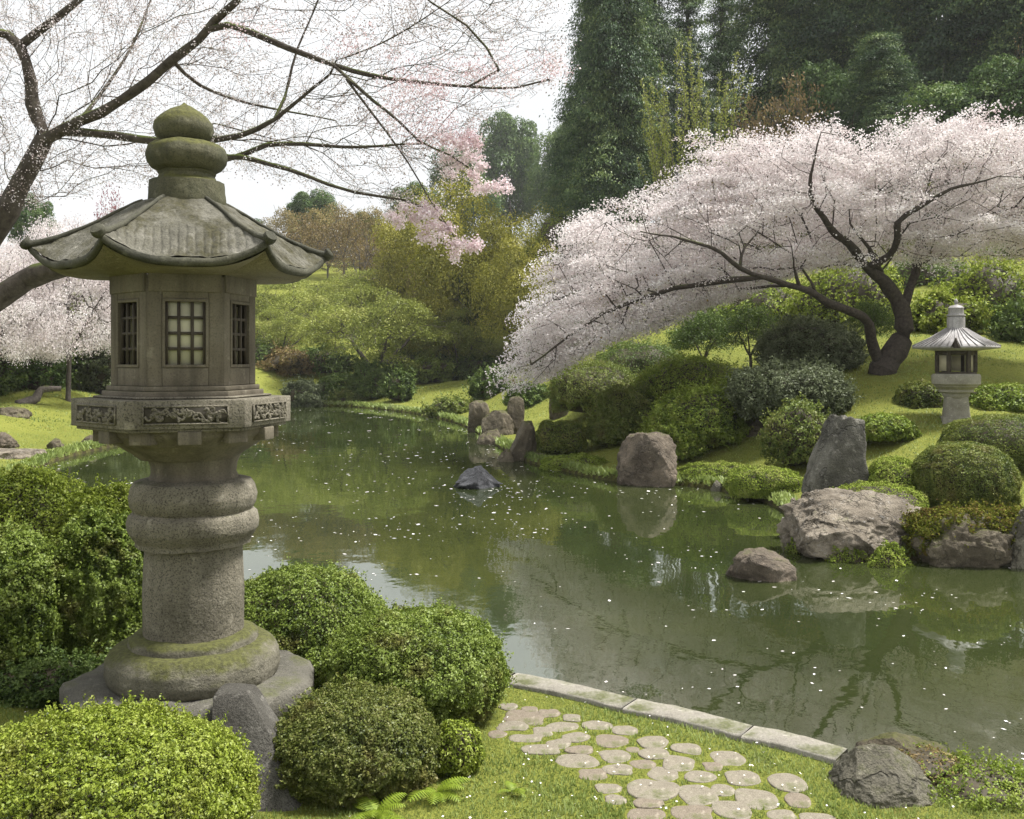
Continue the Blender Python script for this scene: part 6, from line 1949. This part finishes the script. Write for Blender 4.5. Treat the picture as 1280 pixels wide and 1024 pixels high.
# a fringe hanging over the water line
A_ = SHORE; B_ = np.roll(A_, -1, 0); far_ = (A_[:, 1] > 9.5)
L_ = np.linalg.norm(B_ - A_, axis=1) * far_ / np.maximum(A_[:, 1], 9) 
ix = rng.choice(len(A_), 60000, p=L_ / L_.sum()); t_ = rng.uniform(0, 1, 60000)[:, None]
q = A_[ix] * (1 - t_) + B_[ix] * t_
dv = B_[ix] - A_[ix]; nv = np.stack([-dv[:, 1], dv[:, 0]], -1) / np.linalg.norm(dv, axis=1)[:, None]
q = q + nv * rng.uniform(-0.45, 0.45, (60000, 1))
sd2 = pond_dist(q); okf = (sd2 > 0.02) & (sd2 < 0.35)
q = q[okf]
gf = np.concatenate([q, np.maximum(terrain_z(q), 0.02)[:, None]], 1)
hf = (0.04 + 0.0022 * gf[:, 1]) * rng.uniform(0.5, 1.4, len(gf))
g = np.concatenate([g, gf]); hh = np.concatenate([hh, hf])
v, f = blades(g, hh, hh * 0.35, rng, 1.3)
tn = np.clip(0.45 + 0.35 * fbm(g * np.array([0.5, 0.5, 0]), 4) + rng.normal(size=len(g)) * 0.13, 0, 1)
me = make_mesh("bank_grass", v, [f], M['grass'], rnd=np.repeat(tn, 3), smooth_=False)
tag(link("bank_grass", me), "short grass and moss on the banks and far lawns", "grass", kind="stuff")

# petals afloat, in drifts
N = 26000
Y = 5.2 * (50 / 5.2) ** rng.uniform(0, 1, N); X = rng.uniform(-0.6, 0.62, N) * Y
pp = np.stack([X, Y], -1)
dn = fbm(np.stack([X * 0.35, Y * 0.25, 0 * X + 7], -1), 4) + 0.45 * fbm(np.stack([X * 0.5 + 0.6 * Y, Y * 0.9 - 0.3 * X, 0 * X + 2], -1), 3) + 0.5 * vnoise(np.stack([X * 2.2, Y * 1.6, 0 * X], -1))
ok = (pond_dist(pp) < -0.06) & (rng.uniform(0, 1, N) < np.clip(0.04 + 0.34 * (dn + 0.3), 0.02, 0.75))
pp = pp[ok]; k = len(pp)
sz = (0.0055 + 0.0009 * pp[:, 1]) * np.exp(rng.normal(size=k) * 0.45)
th = rng.uniform(0, 6.28, k)
e1 = np.stack([np.cos(th), np.sin(th), 0 * th], -1) * sz[:, None]; e2 = np.stack([-np.sin(th), np.cos(th), 0 * th], -1) * (sz * rng.uniform(0.4, 0.9, k))[:, None]
c = np.concatenate([pp, np.full((k, 1), 0.004)], 1)
v = np.stack([c - e1, c + e2 * .8 - e1 * .2, c + e1, c - e2 * .8 + e1 * .2], 1).reshape(-1, 3)
me = make_mesh("floating_petals", v, [card_faces(k)], M['petal'], rnd=np.repeat(rng.uniform(0, 1, k), 4), smooth_=False)
tag(link("floating_petals", me), "white cherry petals scattered over the pond", "petals", kind="stuff")

g, sd = scatter_ground(900, 3.8, 7.5, 5)
k = len(g); th = rng.uniform(0, 6.28, k); sz = rng.uniform(0.005, 0.009, k)
c = g + np.array([0, 0, 0.022])
e1 = np.stack([np.cos(th), np.sin(th), rng.normal(size=k) * 0.3], -1) * sz[:, None]; e2 = np.stack([-np.sin(th), np.cos(th), rng.normal(size=k) * 0.3], -1) * (sz * 0.7)[:, None]
v = np.stack([c - e1, c + e2, c + e1, c - e2], 1).reshape(-1, 3)
me = make_mesh("lawn_petals", v, [card_faces(k)], M['petal'], rnd=np.repeat(rng.uniform(0, 1, k), 4), smooth_=False)
tag(link("lawn_petals", me), "fallen petals strewn over the near lawn and path", "petals", kind="stuff")

# ================================================================== damp spring air
hz, n, l = newmat("haze")
pvn = n.new("ShaderNodeVolumePrincipled")
pvn.inputs["Color"].default_value = (0.93, 0.94, 0.93, 1)
pvn.inputs["Density"].default_value = 0.00032
pvn.inputs["Anisotropy"].default_value = 0.2
o_ = n.new("ShaderNodeOutputMaterial"); l.new(pvn.outputs[0], o_.inputs["Volume"])
mb = MB(); mb.box([0, 203, 33], [540, 222, 35])
tag(mb.build("haze", hz), "thin pale haze over the whole garden", "haze", kind="stuff")
